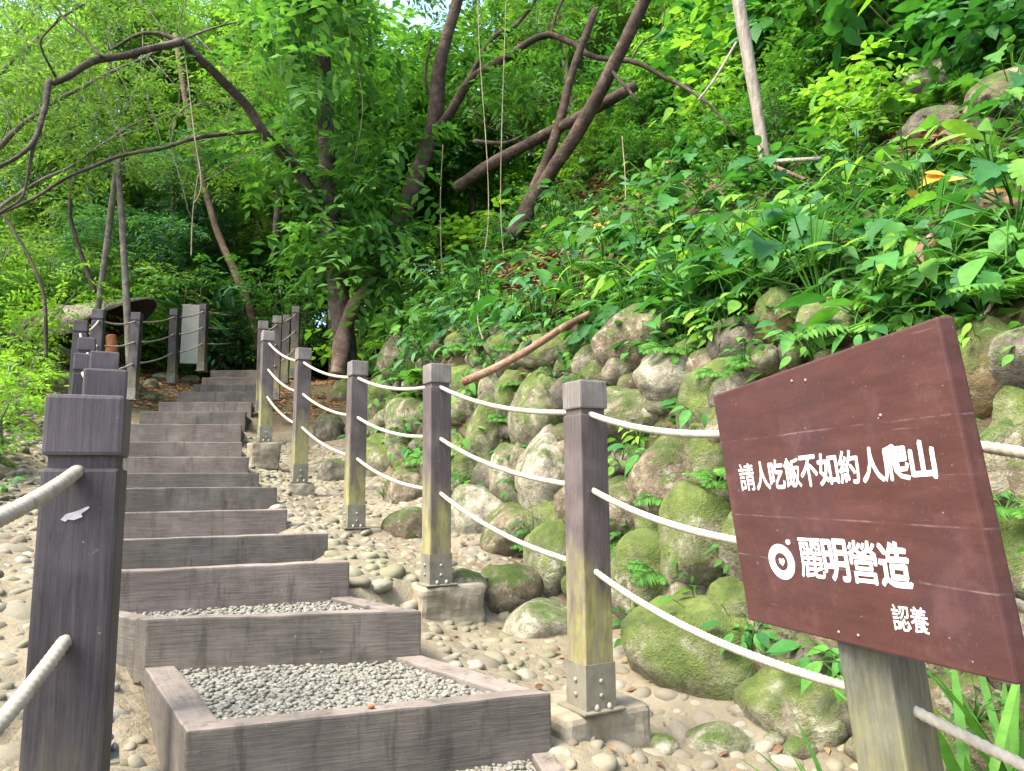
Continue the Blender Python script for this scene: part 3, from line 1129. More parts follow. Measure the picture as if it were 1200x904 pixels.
def char_in_quad(ch, q, name, bold):
    """fit one character into a quad of board coordinates (bl, br, tr, tl)"""
    V, Fc = text_mesh(ch, 0.0)
    if not V: return None
    x0, x1 = min(v[0] for v in V), max(v[0] for v in V)
    y0, y1 = min(v[1] for v in V), max(v[1] for v in V)
    out = []
    for x, y in V:
        s, t = (x - x0) / (x1 - x0), (y - y0) / (y1 - y0)
        ax = [q[0][k] * (1 - s) + q[1][k] * s for k in (0, 1)]
        bx = [q[3][k] * (1 - s) + q[2][k] * s for k in (0, 1)]
        out.append((ax[0] * (1 - t) + bx[0] * t, ax[1] * (1 - t) + bx[1] * t))
    return out, Fc


def text_row(chars, bolds, cells, name):
    """cells: pixel quads (left, right, top_left, top_right, bot_left, bot_right) of each character"""
    layers = []
    for sx_, sy_ in ((0, 0), (1, .4), (-1, -.4), (-.3, 1), (.3, -1)):
        VV, FF = [], []
        for ch, bold, (xl0, yl0, xl1, yl1, xr0, yr0, xr1, yr1) in zip(chars, bolds, cells):
            q = [sign_uv(xl1, yl1), sign_uv(xr1, yr1), sign_uv(xr0, yr0), sign_uv(xl0, yl0)]
            w = math.hypot(q[1][0] - q[0][0], q[1][1] - q[0][1])
            r = char_in_quad(ch, q, name, 0)
            if r:
                n = len(VV)
                VV += [(x + sx_ * bold * w, y + sy_ * bold * w) for x, y in r[0]]
                FF += [[i + n for i in f] for f in r[1]]
        layers.append((VV, FF))
    mb = MB()
    for k, (VV, FF) in enumerate(layers):
        dep = .0004 + .00009 * k
        V = [(sc_ + sr * x + su * y + sn * dep)[:] for x, y in VV]
        mb.add(V, FF, False)
    return mb.build(name, M['white_paint'], board)


def row_cells(xs, top, bot, shear):
    """xs: list of (left,right) pixel extents measured at mid height; top/bot: functions of x; shear: dx per dy"""
    out = []
    for a_, b_ in xs:
        c = []
        for x in (a_, b_):
            ym = (top(x) + bot(x)) / 2
            c += [x + shear * (top(x) - ym), top(x), x + shear * (bot(x) - ym), bot(x)]
        out.append(c)
    return out


def lin(x0, y0, x1, y1):
    return lambda x: y0 + (y1 - y0) * (x - x0) / (x1 - x0)


cells = row_cells([(867, 884), (885.5, 901), (902, 918.5), (920, 937.5), (938.5, 957.5), (959.5, 981.5), (983.5, 1006), (1009.5, 1034), (1035, 1064), (1067, 1095)],
                  lin(867, 545, 1095, 515.5), lin(867, 575.5, 1095, 559.5), .17)
text_row('請人吃飯不如約人爬山', [.012, .03, .03, .02, .03, .03, .026, .034, .032, .045], cells, 'lettering')
cells = row_cells([(937, 964.5), (965.5, 993.5), (995.5, 1028), (1031, 1066)], lin(937, 630.5, 1066, 637), lin(937, 676, 1066, 690), .17)
text_row('麗明營造', [.014, .032, .020, .034], cells, 'lettering')
cells = row_cells([(1046, 1066.5), (1067.5, 1088)], lin(1046, 708, 1088, 713), lin(1046, 738, 1088, 744), .17)
text_row('認養', [.012, .012], cells, 'lettering')

# round emblem: ring, small heart-like knot in its middle, dot at the upper right
ex, ey = sign_uv(916, 658.5)
rx = abs(sign_uv(931, 661)[0] - sign_uv(901, 657)[0]) / 2
ry = abs(sign_uv(914, 637)[1] - sign_uv(919, 678.5)[1]) / 2
VV, FF = [], []
N_ = 40
for k in range(N_):
    a_ = 2 * math.pi * k / N_
    VV.append((ex + rx * math.cos(a_), ey + ry * math.sin(a_)))
    VV.append((ex + rx * .50 * math.cos(a_), ey + ry * .50 * math.sin(a_)))
for k in range(N_):
    j = (k + 1) % N_
    FF.append([2 * k, 2 * j, 2 * j + 1, 2 * k + 1])
n0 = len(VV)
hp = [(0, -.30), (.22, -.08), (.27, .12), (.16, .25), (.0, .16), (-.14, .26), (-.27, .14), (-.24, -.06)]
VV += [(ex + rx * (x * .8 + .04), ey + ry * y * .8) for x, y in hp]
FF.append([n0 + i for i in range(len(hp))])
n0 = len(VV)
dx_, dy_ = sign_uv(923.5, 635.5)
VV += [(dx_ + rx * .17 * math.cos(2 * math.pi * k / 14), dy_ + ry * .15 * math.sin(2 * math.pi * k / 14)) for k in range(14)]
FF.append([n0 + k for k in range(14)])
place_flat(VV, FF, .0008, 'emblem', M['white_paint'], board)
for px_, py_ in ((983, 741), (1006, 745), (1032, 487), (944, 446), (928, 447)):
    u_, v_ = sign_uv(px_, py_)
    mb = MB(); c = sc_ + sr * u_ + su * v_
    mb.tube([c - sn * .001, c + sn * .0015], .0035, 8)
    mb.build('screw', M['steel'], board)
# post of the sign
pw = .118
pm = MB()
top0 = base0 + post_ax * ((sc_ + su * .15).z - base0.z)
# behind the board
yawp = math.atan2(sr.y, sr.x) + math.pi / 2
ca, sa = math.cos(R(29)), math.sin(R(29))
poly = [(-pw / 2, -pw / 2), (pw / 2, -pw / 2), (pw / 2, pw / 2), (-pw / 2, pw / 2)]
b = bmesh.new()
lo = [b.verts.new((base0 - post_ax * .3 + Vector((x * ca - y * sa, x * sa + y * ca, 0)))[:]) for x, y in poly]
hi = [b.verts.new((top0 + Vector((x * ca - y * sa, x * sa + y * ca, 0)))[:]) for x, y in poly]
b.faces.new(lo[::-1]); b.faces.new(hi)
for i in range(4):
    j = (i + 1) % 4
    b.faces.new((lo[i], lo[j], hi[j], hi[i]))
pm.bm(b, .006)
sign_post = pm.build('post', M['post_sign'], sroot)
# the post stands just behind the board
off = ((sc_ - sn * (TH + pw * .62)) - top0)
shift = Vector((off.dot(Vector((sn.x, sn.y, 0)).normalized()) * Vector((sn.x, sn.y, 0)).normalized()))
sroot_shift = shift

# ------------------------------------------------------------------ ropes
def rope_line(posts, heights, sags, seed, fine=True):
    pts = []
    for k in range(len(posts) - 1):
        a_, b_ = posts[k] + Vector((0, 0, heights[k])), posts[k + 1] + Vector((0, 0, heights[k + 1]))
        L = (b_ - a_).length
        step = .0042 if min(a_.length, b_.length) < 3.3 else (.03 if min(a_.length, b_.length) < 7 else .08)
        n = max(6, int(L / step))
        for i in range(n):
            t = i / n
            p = a_.lerp(b_, t)
            p.z -= sags[k] * 4 * t * (1 - t)
            pts.append(p)
    pts.append(posts[-1] + Vector((0, 0, heights[-1])))
    return pts


R0 = base0
Rm1 = Vector((1.62, .35, -1.18))
rposts = [Rm1, R0] + RB[:8]
ROPE_H = [(1.085, 'top'), (.80, 'middle'), (.505, 'lowest')]
for k, (h, nm) in enumerate(ROPE_H):
    hs = [h] + [h - .02] + [h] * 8
    pp = [Vector(p) for p in rposts]
    pp[1] = base0 + post_ax * 0 + Vector((post_ax.x / post_ax.z * h, 0, 0))
    sg = [.05, .055, .05, .05, .045, .05, .04, .03, .03]
    mb = MB(); mb.tube(rope_line(pp, hs, sg, k), 0.0112, 12, twist=(2 * math.pi / .052, .085))
    tag(mb.build('rope', M['rope']), f'{nm} pale rope of the right-hand railing', 'rope', 'ropes of the right-hand railing')
L0 = Vector((-.50, .30, LB[0].z - .12))
lposts = [L0] + LB
for k, (h, nm) in enumerate(ROPE_H):
    hs = [h - .0] + [h - .005] + [h] * (len(LB) - 1)
    sg = [.05] + [.045] * (len(LB) - 1)
    mb = MB(); mb.tube(rope_line([Vector(p) for p in lposts], hs, sg, k), .0115, 12, twist=(2 * math.pi / .052, .085))
    tag(mb.build('rope', M['rope_dirty']), f'{nm} greyish rope of the left-hand railing', 'rope', 'ropes of the left-hand railing')

# ------------------------------------------------------------------ boulders
def boulder_mesh(seed, rad, mat, sub=4, lump=.22, squash=None):
    tv, tf = ICO[sub]
    V = tv.copy()
    off = Vector((seed * 3.7, seed * 1.3, seed * 7.1))
    out = np.zeros_like(V)
    g = random.Random(seed)
    planes = [(Vector((g.gauss(0, 1), g.gauss(0, 1), g.gauss(0, 1))).normalized(), g.uniform(.72, .93)) for _ in range(5)]
    for i, p in enumerate(V):
        v = Vector(p)
        r = 1 + lump * mnoise.noise(v * 1.1 + off) + lump * .32 * mnoise.noise(v * 2.7 + off) + .03 * mnoise.noise(v * 8 + off)
        q = v * r
        for pn, pd in planes:
            e = q.dot(pn) - pd
            if e > 0: q -= pn * e * .72
        out[i] = (q.x * rad[0], q.y * rad[1], q.z * rad[2])
    nl = np.full(len(tf), 3, dtype=np.int32)
    return mesh_np(bpy.data.meshes.new('boulder'), out, tf.ravel().astype(np.int32), nl, mat, True)


# px centre x, y, width, height, material, label
BOULD = [
    (837, 768, 168, 116, 'rock_moss', 'big boulder with a bright moss cap at the wall foot, left of the sign post'),
    (945, 838, 125, 100, 'rock_moss', 'mossy boulder at the wall foot directly under the lower edge of the sign'),
    (760, 686, 88, 112, 'rock_moss', 'round mossy boulder just right of the nearest right-hand post'),
    (822, 640, 90, 130, 'rock_moss', 'tall pale-topped mossy boulder touching the left edge of the sign'),
    (648, 664, 64, 100, 'rock_moss', 'egg shaped pale boulder left of the nearest right-hand post'),
    (608, 632, 82, 70, 'rock_brown', 'dark round boulder with a bright moss patch between the first two posts'),
    (640, 564, 60, 100, 'rock_pale', 'whitish upright boulder behind the middle rope left of the nearest post'),
    (603, 560, 50, 76, 'rock_grey', 'brownish boulder left of the whitish upright boulder'),
    (573, 512, 46, 84, 'rock_moss', 'tall narrow moss-edged boulder right of the yellow stained post'),
    (562, 610, 72, 66, 'rock_pale', 'pale low boulder right of the yellow stained post'),
    (636, 486, 70, 88, 'rock_moss', 'large leaning mossy boulder left of the nearest post cap'),
    (600, 470, 40, 64, 'rock_moss', 'deep green boulder half behind the large leaning mossy boulder'),
    (733, 492, 104, 70, 'rock_grey', 'flat grey slab-like boulder behind the top rope, right of the nearest post cap'),
    (795, 563, 96, 92, 'rock_brown', 'large brown boulder under the leafy sprig, left of the sign'),
    (735, 600, 66, 72, 'rock_brown', 'brown boulder in shade right of the nearest post shaft'),
    (832, 545, 50, 86, 'rock_moss', 'bright moss covered boulder at the left edge of the sign board'),
    (828, 478, 62, 84, 'rock_moss', 'pale mossy boulder above the rope at the sign top left corner'),
    (786, 444, 78, 56, 'rock_pale', 'pale boulder below the bright leaf, above the flat grey slab'),
    (866, 408, 62, 64, 'rock_dark', 'dark boulder above the top left corner of the sign'),
    (914, 383, 54, 78, 'rock_orange', 'orange stained boulder above the top edge of the sign'),
    (752, 402, 96, 74, 'rock_brown', 'long mossy brown boulder right of the fallen branch end'),
    (652, 412, 78, 44, 'rock_moss', 'mossy boulder under the reddish fallen branch'),
    (975, 388, 70, 66, 'rock_moss', 'green boulder rising just behind the sign top edge'),
    (1152, 438, 80, 104, 'rock_orange', 'rusty moss boulder right of the sign top corner'),
    (1180, 560, 80, 110, 'rock_grey', 'grey boulder right of the sign behind the rope'),
    (1196, 655, 74, 100, 'rock_moss', 'bright mossy boulder at the right edge of the photo'),
    (1198, 490, 50, 80, 'rock_moss', 'mossy boulder at the right photo edge above the rope'),
    (545, 468, 50, 64, 'rock_moss', 'mossy boulder at the right of the second post cap'),
    (470, 420, 44, 56, 'rock_brown', 'brown boulder between the second and third post caps, upper course'),
    (448, 470, 46, 60, 'rock_moss', 'moss streaked boulder between the second and third posts, below the top rope'),
    (480, 500, 52, 66, 'rock_grey', 'greyish boulder left of the second post at the middle rope'),
    (446, 545, 52, 60, 'rock_moss', 'green boulder above the fern left of the second post'),
    (478, 580, 46, 56, 'rock_brown', 'brown boulder at the left side of the second post'),
    (440, 420, 36, 62, 'rock_brown', 'tall brown stone right of the third post cap'),
    (510, 560, 40, 50, 'rock_brown', 'brown boulder directly behind the second post'),
    (546, 556, 44, 52, 'rock_moss', 'green boulder with dark leaves right of the second post'),
    (478, 620, 50, 46, 'rock_brown', 'low brown stone between the second post and the third post footing'),
    (592, 690, 72, 50, 'rock_brown', 'flat-faced brown stone low beside the second post footing'),
    (545, 690, 46, 40, 'rock_grey', 'small grey stone behind the second post footing'),
    (634, 736, 74, 56, 'rock_pale', 'smooth pale boulder bedded in the cobbles left of the nearest post'),
    (740, 545, 50, 40, 'rock_dark', 'dark wedge stone below the flat grey slab'),
    (700, 450, 40, 46, 'rock_brown', 'reddish brown stone behind the nearest post cap'),
    (1128, 96, 104, 46, 'rock_pale', 'pale rock on top of the earth bank at the upper right'),
    (1185, 120, 90, 60, 'rock_brown', 'brown rock in the earth bank at the right photo edge, high up'),
    (1098, 152, 66, 40, 'rock_dark', 'dark rock in the hollow of the earth bank at the upper right'),
    (1140, 160, 60, 34, 'rock_brown', 'brown rock low in the hollow of the earth bank at the upper right'),
    (1100, 870, 90, 90, 'rock_moss', 'mossy stone behind the foot of the sign post'),
    (900, 520, 90, 100, 'rock_grey', 'grey boulder hidden behind the sign board, upper left'),
    (900, 640, 100, 110, 'rock_moss', 'mossy boulder hidden behind the sign board, lower left'),
    (1000, 480, 100, 100, 'rock_brown', 'brown boulder hidden behind the sign board, upper middle'),
    (1010, 600, 110, 120, 'rock_grey', 'grey boulder hidden behind the sign board, middle'),
    (1020, 730, 120, 110, 'rock_brown', 'brown boulder hidden behind the sign board, lower middle'),
    (1190, 770, 110, 120, 'rock_dark', 'dark boulder low behind the right edge of the sign'),
    (400, 470, 30, 44, 'rock_brown', 'brown stone just left of the third post cap'),
    (385, 510, 34, 44, 'rock_dark', 'dark stone between the third and fourth posts at the top rope'),
    (392, 560, 34, 40, 'rock_dark', 'dark stone between the third and fourth posts at the lowest rope'),
]
placed = []
for i, (px, py, w, h, mt, lab) in enumerate(BOULD):
    c = hit(px, py)
    w_ = proj(c)[2]
    a_, b_ = w / 2 * w_ / F * 1.2, h / 2 * w_ / F * 1.2
    me = boulder_mesh(i + 1, (a_, (a_ + b_) * .5, b_), M[mt], 4)
    o = link_mesh('boulder', me, None, c + ray(px, py).normalized() * min(a_, b_) * .02)
    o.rotation_euler = (0, 0, math.atan2(c.y, c.x) - math.pi / 2)
    tag(o, lab, 'boulder', 'rocks of the upper right bank' if 'earth bank' in lab else 'boulders of the dry stone wall')
    placed.append((px, py, w * .5, h * .5))
# filler stones wedged between the traced ones
WL = np.cumsum(np.r_[0, np.hypot(*np.diff(WALL, axis=0).T)])
nf = 0
for k in range(1400):
    if nf >= 130: break
    s = rnd.uniform(.5, WL[9]); u = rnd.uniform(.02, .95)
    j = int(np.searchsorted(WL, s) - 1); f = (s - WL[j]) / (WL[j + 1] - WL[j])
    q = WALL[j] * (1 - f) + WALL[j + 1] * f
    tdir = (WALL[j + 1] - WALL[j]); tdir = tdir / np.hypot(*tdir)
    nrm = np.array((tdir[1], -tdir[0]))
    x, y = q + nrm * u * .66
    p = Vector((x, y, tz(x, y)))
    pr = proj(p)
    if pr is None or not (-60 < pr[0] < 1290 and 200 < pr[1] < 960): continue
    best = 9
    for (bx, by, bw, bh) in placed:
        best = min(best, math.hypot((pr[0] - bx) / bw, (pr[1] - by) / bh))
    if best < .92: continue
    r = rnd.uniform(.09, .17)
    rp = r * F / pr[2]
    mt = rnd.choice(['rock_brown', 'rock_dark', 'rock_moss', 'rock_grey', 'rock_brown'])
    me = boulder_mesh(200 + k, (r * rnd.uniform(.9, 1.4), r * rnd.uniform(.8, 1.2), r * rnd.uniform(.75, 1.1)), M[mt], 3)
    o = link_mesh('wall_stone', me, None, p)
    o.rotation_euler = (rnd.uniform(-.3, .3), rnd.uniform(-.3, .3), rnd.uniform(0, 6))
    tag(o, 'small irregular stone wedged between the large boulders of the wall', 'stone', 'small stones wedged in the boulder wall')
    placed.append((pr[0], pr[1], rp * .8, rp * .8))
    nf += 1

# stones of the left bank and loose stones
LEFTST = [(58, 442, 34, 36, 'rock_grey', 'rounded grey boulder below the bright bush at far left'), (28, 452, 36, 34, 'rock_brown', 'brown stone left of the rounded grey boulder at far left'),
          (80, 450, 22, 34, 'rock_grey', 'grey stone close left of the stacked post caps'), (74, 412, 20, 18, 'rock_pale', 'pale stone under the hollow shell at far left'),
          (142, 418, 26, 22, 'rock_pale', 'pale stone below the orange brown support'), (180, 424, 36, 22, 'rock_brown', 'brown stone behind the left edge of the upper steps'),
          (190, 443, 26, 14, 'rock_pale', 'pale flat stone beside the left-hand post at the upper steps'), (176, 452, 20, 16, 'rock_grey', 'grey stone left of the upper steps'),
          (222, 432, 24, 16, 'rock_dark', 'dark stone under the pale grey panel'), (222, 446, 26, 12, 'rock_pale', 'pale stone below the pale grey panel'),
          (174, 466, 22, 14, 'rock_grey', 'grey stone at the foot of the tall left-hand post'), (60, 470, 30, 24, 'rock_brown', 'brown stone under the bright bush'),
          (868, 835, 26, 22, 'rock_pale', 'small pale stone below the big moss-capped boulder'), (778, 880, 36, 38, 'rock_pale', 'loose white stone in front of the nearest post footing'),
          (840, 874, 84, 54, 'rock_pale', 'wide pale half-buried stone at the bottom right of the path'), (936, 880, 44, 34, 'rock_grey', 'grey stone in front of the mossy boulder under the sign'),
          (908, 868, 26, 20, 'rock_pale', 'small cream stone beside the wide half-buried stone'), (1000, 840, 30, 70, 'rock_grey', 'upright grey stone just left of the sign post'),
          (300, 545, 36, 20, 'rock_brown', 'flat brown stone against the right end of a middle step')]
for i, (px, py, w, h, mt, lab) in enumerate(LEFTST):
    c = hit(px, py)
    w_ = proj(c)[2]
    a_, b_ = w / 2 * w_ / F, h / 2 * w_ / F
    me = boulder_mesh(400 + i, (a_, (a_ + b_) * .5, b_), M[mt], 3 if w < 60 else 4, .2)
    o = link_mesh('stone', me, None, c)
    tag(o, lab, 'stone')

# cobbles bedded in the mortar
C, S = [], []
g = np.random.default_rng(77)
n = 90000
sx_ = g.uniform(-6.5, 2.6, n); sy_ = g.uniform(.6, 9.5, n)
_, dd = ramp_z(sx_, sy_)
wi, wf, wdd, wss = near_poly(sx_, sy_, WALL)
ok = ((dd > .58) & (wdd * wss < .06)) | ((dd < -.56) & (dd > -2.1))
sx_, sy_ = sx_[ok], sy_[ok]
cell = {}
def path_side(x, y):
    return x - np.interp(y, PATH[:, 1], PATH[:, 0])
for x, y in zip(sx_, sy_):
    r = (.026 + .050 * g.random() ** 1.3) * (1.25 if x < -1.6 + .0 * y and path_side(x, y) < 0 else 1.0)
    key = (int(x / .16), int(y / .16)); okk = True
    for a_ in (-1, 0, 1):
        for b_ in (-1, 0, 1):
            for (x2, y2, r2) in cell.get((key[0] + a_, key[1] + b_), ()):
                if math.hypot(x - x2, y - y2) < (r + r2) * .78: okk = False
    if not okk: continue
    cell.setdefault(key, []).append((x, y, r)); C.append((x, y, 0)); S.append(r * (1.0 if g.random() > .12 else 1.35))
C = np.array(C); S = np.array(S)
C[:, 2] = terrain(C[:, 0], C[:, 1]) - S * g.uniform(.20, .52, len(S))
near_m = np.hypot(C[:, 0], C[:, 1]) < 4.6
for nm_, mk_, sb in (('near', near_m, 2), ('far', ~near_m, 1)):
    pass
me = pebble_mesh('cobblestones', C, S, M['cobble'], 2, 21, .62)
tag(link_mesh('cobblestones', me), 'pale rounded cobbles bedded in mortar beside the stairs', 'cobbles', None, 'stuff')

# ================================================================== vegetation
# ------------------------------------------------------------------ leaves (vectorised)
_v = [(0, 0, 0)]; _f = []
for t_, w_ in ((.07, .20), (.22, .40), (.42, .49), (.62, .42), (.80, .25), (.92, .10)):
    _v += [(t_, -w_, .16 * w_), (t_, 0, 0), (t_, w_, .16 * w_)]
_v.append((1.03, 0, 0))
_f += [(0, 2, 1), (0, 3, 2)]
for k in range(5):
    b_ = 1 + 3 * k
    _f += [(b_, b_ + 1, b_ + 4, b_ + 3), (b_ + 1, b_ + 2, b_ + 5, b_ + 4)]
_f += [(16, 17, 19), (17, 18, 19)]
T_OV = (np.array(_v, float), _f)
T_SM = (np.array([(0, 0, 0), (.42, -.5, .10), (.42, .5, .10), (1, 0, 0), (.45, 0, 0)], float),
        [(0, 4, 1), (0, 2, 4), (1, 4, 3), (4, 2, 3)])
_v, _f = [], []
_t = [0, .14, .30, .46, .62, .80, 1.0]
_w = [.40, .52, .52, .44, .28]
for t in _t: _v.append((t, 0, 0))
for side in (-1, 1):
    inn = []
    for k in range(6):
        inn.append(len(_v)); _v.append((_t[k] + .06 + (.0 if k else -.04), side * (.30 if k in (1, 2, 3) else (.22 if k == 0 else .25 - .05 * (k - 3))), .07))
    for k in range(5):
        q = (k, k + 1, inn[k + 1], inn[k])
        _f.append(q if side > 0 else q[::-1])
        a0 = len(_v)
        _v.append((_t[k] + .145, side * _w[k], .10)); _v.append((_t[k + 1] + .085, side * _w[k] * .90, .09))
        q = (inn[k], inn[k + 1], a0 + 1, a0)
        _f.append(q if side > 0 else q[::-1])
    _f.append((5, 6, inn[5]) if side > 0 else (5, inn[5], 6))
T_LB = (np.array(_v, float), _f)
_v = [(0.0, 0, 0)]
_f = []
_out = [(-.16, .16), (-.20, .34), (.05, .47), (.30, .46), (.58, .32), (.82, .14), (1.0, 0)]
pts_ = [(t, -w) for t, w in _out] + [(t, w) for t, w in _out[::-1][1:]]
for t, w in pts_: _v.append((t, w, .10 * (abs(w) * 2)))
for k in range(len(pts_) - 1): _f.append((0, k + 2, k + 1))
T_TA = (np.array(_v, float), _f)
T_BL = (np.array([(0, -.5, 0), (0, .5, 0), (.3, -.5, .0), (.3, .5, .0), (.6, -.42, 0), (.6, .42, 0), (.85, -.22, 0), (.85, .22, 0), (1, 0, 0)], float),
        [(0, 1, 3, 2), (2, 3, 5, 4), (4, 5, 7, 6), (6, 7, 8)])


def nrmz(a):
    return a / np.maximum(np.linalg.norm(a, axis=-1, keepdims=True), 1e-9)


class LV:
    def __init__(s):
        s.rows = {}

    def add(s, T, p, d, n, L, W, droop):
        """arrays: p (k,3), d (k,3), n (k,3), L, W, droop (k,)"""
        s.rows.setdefault(id(T), (T, []))[1].append((np.atleast_2d(p), np.atleast_2d(d), np.atleast_2d(n), np.atleast_1d(L), np.atleast_1d(W), np.atleast_1d(droop)))

    def bake(s, name, mat, extra=None):
        VV, FL, NL, base = [], [], [], 0
        for T, lst in s.rows.values():
            p, d, n, L, W, dr = [np.concatenate([np.broadcast_to(r[i], (len(r[0]),) + r[i].shape[1:]) if i > 2 else r[i] for r in lst]) for i in range(6)]
            d = nrmz(d)
            n = nrmz(n - d * np.sum(n * d, -1, keepdims=True))
            sd = np.cross(d, n)
            tv, tf = T
            t, w, h = tv[:, 0], tv[:, 1], tv[:, 2]
            V = (p[:, None] + d[:, None] * (L[:, None, None] * t[None, :, None]) + sd[:, None] * (W[:, None, None] * w[None, :, None])
                 + n[:, None] * ((W[:, None] * h[None] - (L * dr)[:, None] * (t * t)[None])[..., None]))
            k, m = len(p), len(tv)
            VV.append(V.reshape(-1, 3))
            fl = np.concatenate([np.array(f) for f in tf]); nl = np.array([len(f) for f in tf])
            FL.append((fl[None] + base + (np.arange(k) * m)[:, None]).ravel()); NL.append(np.tile(nl, k))
            base += k * m
        return mesh_np(bpy.data.meshes.new(name), np.concatenate(VV), np.concatenate(FL).astype(np.int32), np.concatenate(NL).astype(np.int32), mat, True)


def rvec(g, k):
    return nrmz(g.normal(0, 1, (k, 3)))


def spray(lv, g, base, dirv, nrm, length, nl, ll, lw, T=None, droop=.25, paired=True):
    """sprays: arrays of twigs (k,3); each carries nl leaflets in the plane of the twig"""
    k = len(base)
    dirv = nrmz(dirv)
    nrm = nrmz(nrm - dirv * np.sum(nrm * dirv, -1, keepdims=True))
    side = np.cross(dirv, nrm)
    for j in range(nl):
        if paired and j < nl - 1:
            t = .18 + .80 * (j // 2) / max(1, (nl - 1) // 2)
            sgn = 1 if j % 2 else -1
        elif j == nl - 1:
            t, sgn = 1.0, 0
        else:
            t = .2 + .8 * j / nl
            sgn = 1 if j % 2 else -1
        pos = base + dirv * (length * t)[:, None] - nrm * (length * droop * t * t)[:, None]
        d = dirv * (.45 if sgn else 1.0) + side * sgn * 1.0 + g.normal(0, .16, (k, 3)) - np.array([0, 0, .12])
        n = nrm + g.normal(0, .22, (k, 3))
        sz = g.uniform(.78, 1.15, k) * (1 - .25 * abs(t - .5))
        lv.add(T or T_SM, pos, d, n, ll * sz, lw * sz, np.full(k, .18))


def crown(g, clumps, per, mode, T=None):
    """clumps: list of (centre, radius). mode = (spray length, leaflets, leaflet length, width, droop)"""
    lv = LV()
    SL, nl, ll, lw, dr = mode
    for c, r in clumps:
        k = max(4, int(per * (r / .6) ** 2))
        d = rvec(g, k)
        d[:, 2] = d[:, 2] * .75 + .1
        d = nrmz(d)
        rad = r * g.uniform(.25, 1.0, k) ** .6
        base = np.asarray(c)[None] + d * rad[:, None] * np.array([1, 1, .8])
        dd = d * .7 + g.normal(0, .5, (k, 3)); dd[:, 2] = dd[:, 2] * .45 - .08
        nn = np.tile(np.array([0, 0, 1.0]), (k, 1)) + g.normal(0, .35, (k, 3)) + d * .25
        spray(lv, g, base, dd, nn, SL * g.uniform(.7, 1.25, k), nl, ll, lw, T, dr)
    return lv


def bent(a, b, n, amp, seed, taper=None):
    a, b = Vector(a), Vector(b)
    L = (b - a).length
    out = []
    for i in range(n + 1):
        t = i / n
        w = math.sin(math.pi * t) if True else 1
        v = Vector((mnoise.noise(Vector((t * 2.3, seed, 0))), mnoise.noise(Vector((t * 2.3, seed, 9))), mnoise.noise(Vector((t * 2.3, seed, 19))) * .5))
        out.append(a.lerp(b, t) + v * amp * L * w)
    return out


def lerp_r(r0, r1, n):
    return [r0 + (r1 - r0) * i / n for i in range(n + 1)]


def tree_proto(seed, H, trunk_r, mode, mat, bark, ncl, spread, low=.28, per=34, T=None, nlimb=7, lean=.06):
    g = np.random.default_rng(seed); rr = random.Random(seed)
    tb = MB()
    top = Vector((rr.uniform(-lean, lean) * H, rr.uniform(-lean, lean) * H, H * .86))
    trunk = bent((0, 0, -.4), top, 10, .06, seed)
    tb.tube(trunk, lerp_r(trunk_r, trunk_r * .25, 10), 8, lump=.15, seed=seed)
    ends = []
    for k in range(nlimb):
        t = low + (.95 - low) * (k + .3) / nlimb
        p = trunk[min(10, int(t * 10))]
        a = k * 2.4 + rr.uniform(-.4, .4)
        L = spread * rr.uniform(.55, 1.0) * (1.05 - .45 * t)
        e = p + Vector((math.cos(a) * L, math.sin(a) * L, L * rr.uniform(.15, .6)))
        lim = bent(p, e, 6, .12, seed + k)
        tb.tube(lim, lerp_r(trunk_r * .38 * (1.1 - .6 * t), trunk_r * .07, 6), 6)
        ends += [lim[-1], lim[4], lim[3]]
        for q in range(2):
            e2 = lim[3] + Vector((rr.uniform(-.6, .6) * L, rr.uniform(-.6, .6) * L, rr.uniform(0, .4) * L))
            tb.tube(bent(lim[3], e2, 4, .12, seed + k * 3 + q), lerp_r(trunk_r * .12, trunk_r * .04, 4), 5)
            ends.append(e2)
    cl = []
    for k in range(ncl):
        e = rr.choice(ends)
        cl.append((Vector(e) + Vector((rr.gauss(0, .22) * spread * .6, rr.gauss(0, .22) * spread * .6, rr.gauss(0, .2) * spread * .5)), rr.uniform(.45, .85) * spread * .30))
    lv = crown(g, cl, per, mode, T)
    root = empty('tree')
    link_mesh('trunk', tb.mesh('trunk', bark), root)
    link_mesh('crown', lv.bake('crown', mat), root)
    return root


def shrub_proto(seed, H, spread, mode, mat, bark, nst=7, per=26, T=None):
    g = np.random.default_rng(seed); rr = random.Random(seed)
    sb = MB(); cl = []
    for k in range(nst):
        a = k * 2.4 + rr.uniform(-.5, .5)
        e = Vector((math.cos(a) * spread * rr.uniform(.2, 1), math.sin(a) * spread * rr.uniform(.2, 1), H * rr.uniform(.5, 1)))
        st = bent((0, 0, -.1), e, 6, .10, seed + k)
        sb.tube(st, lerp_r(.016 * H, .004 * H, 6), 5)
        cl.append((e, spread * rr.uniform(.35, .6)))
        cl.append((st[4], spread * rr.uniform(.3, .5)))
        if k % 2 == 0: cl.append((st[2], spread * rr.uniform(.3, .45)))
    lv = crown(g, cl, per, mode, T)
    root = empty('shrub')
    link_mesh('stem', sb.mesh('stem', bark), root)
    link_mesh('foliage', lv.bake('foliage', mat), root)
    return root


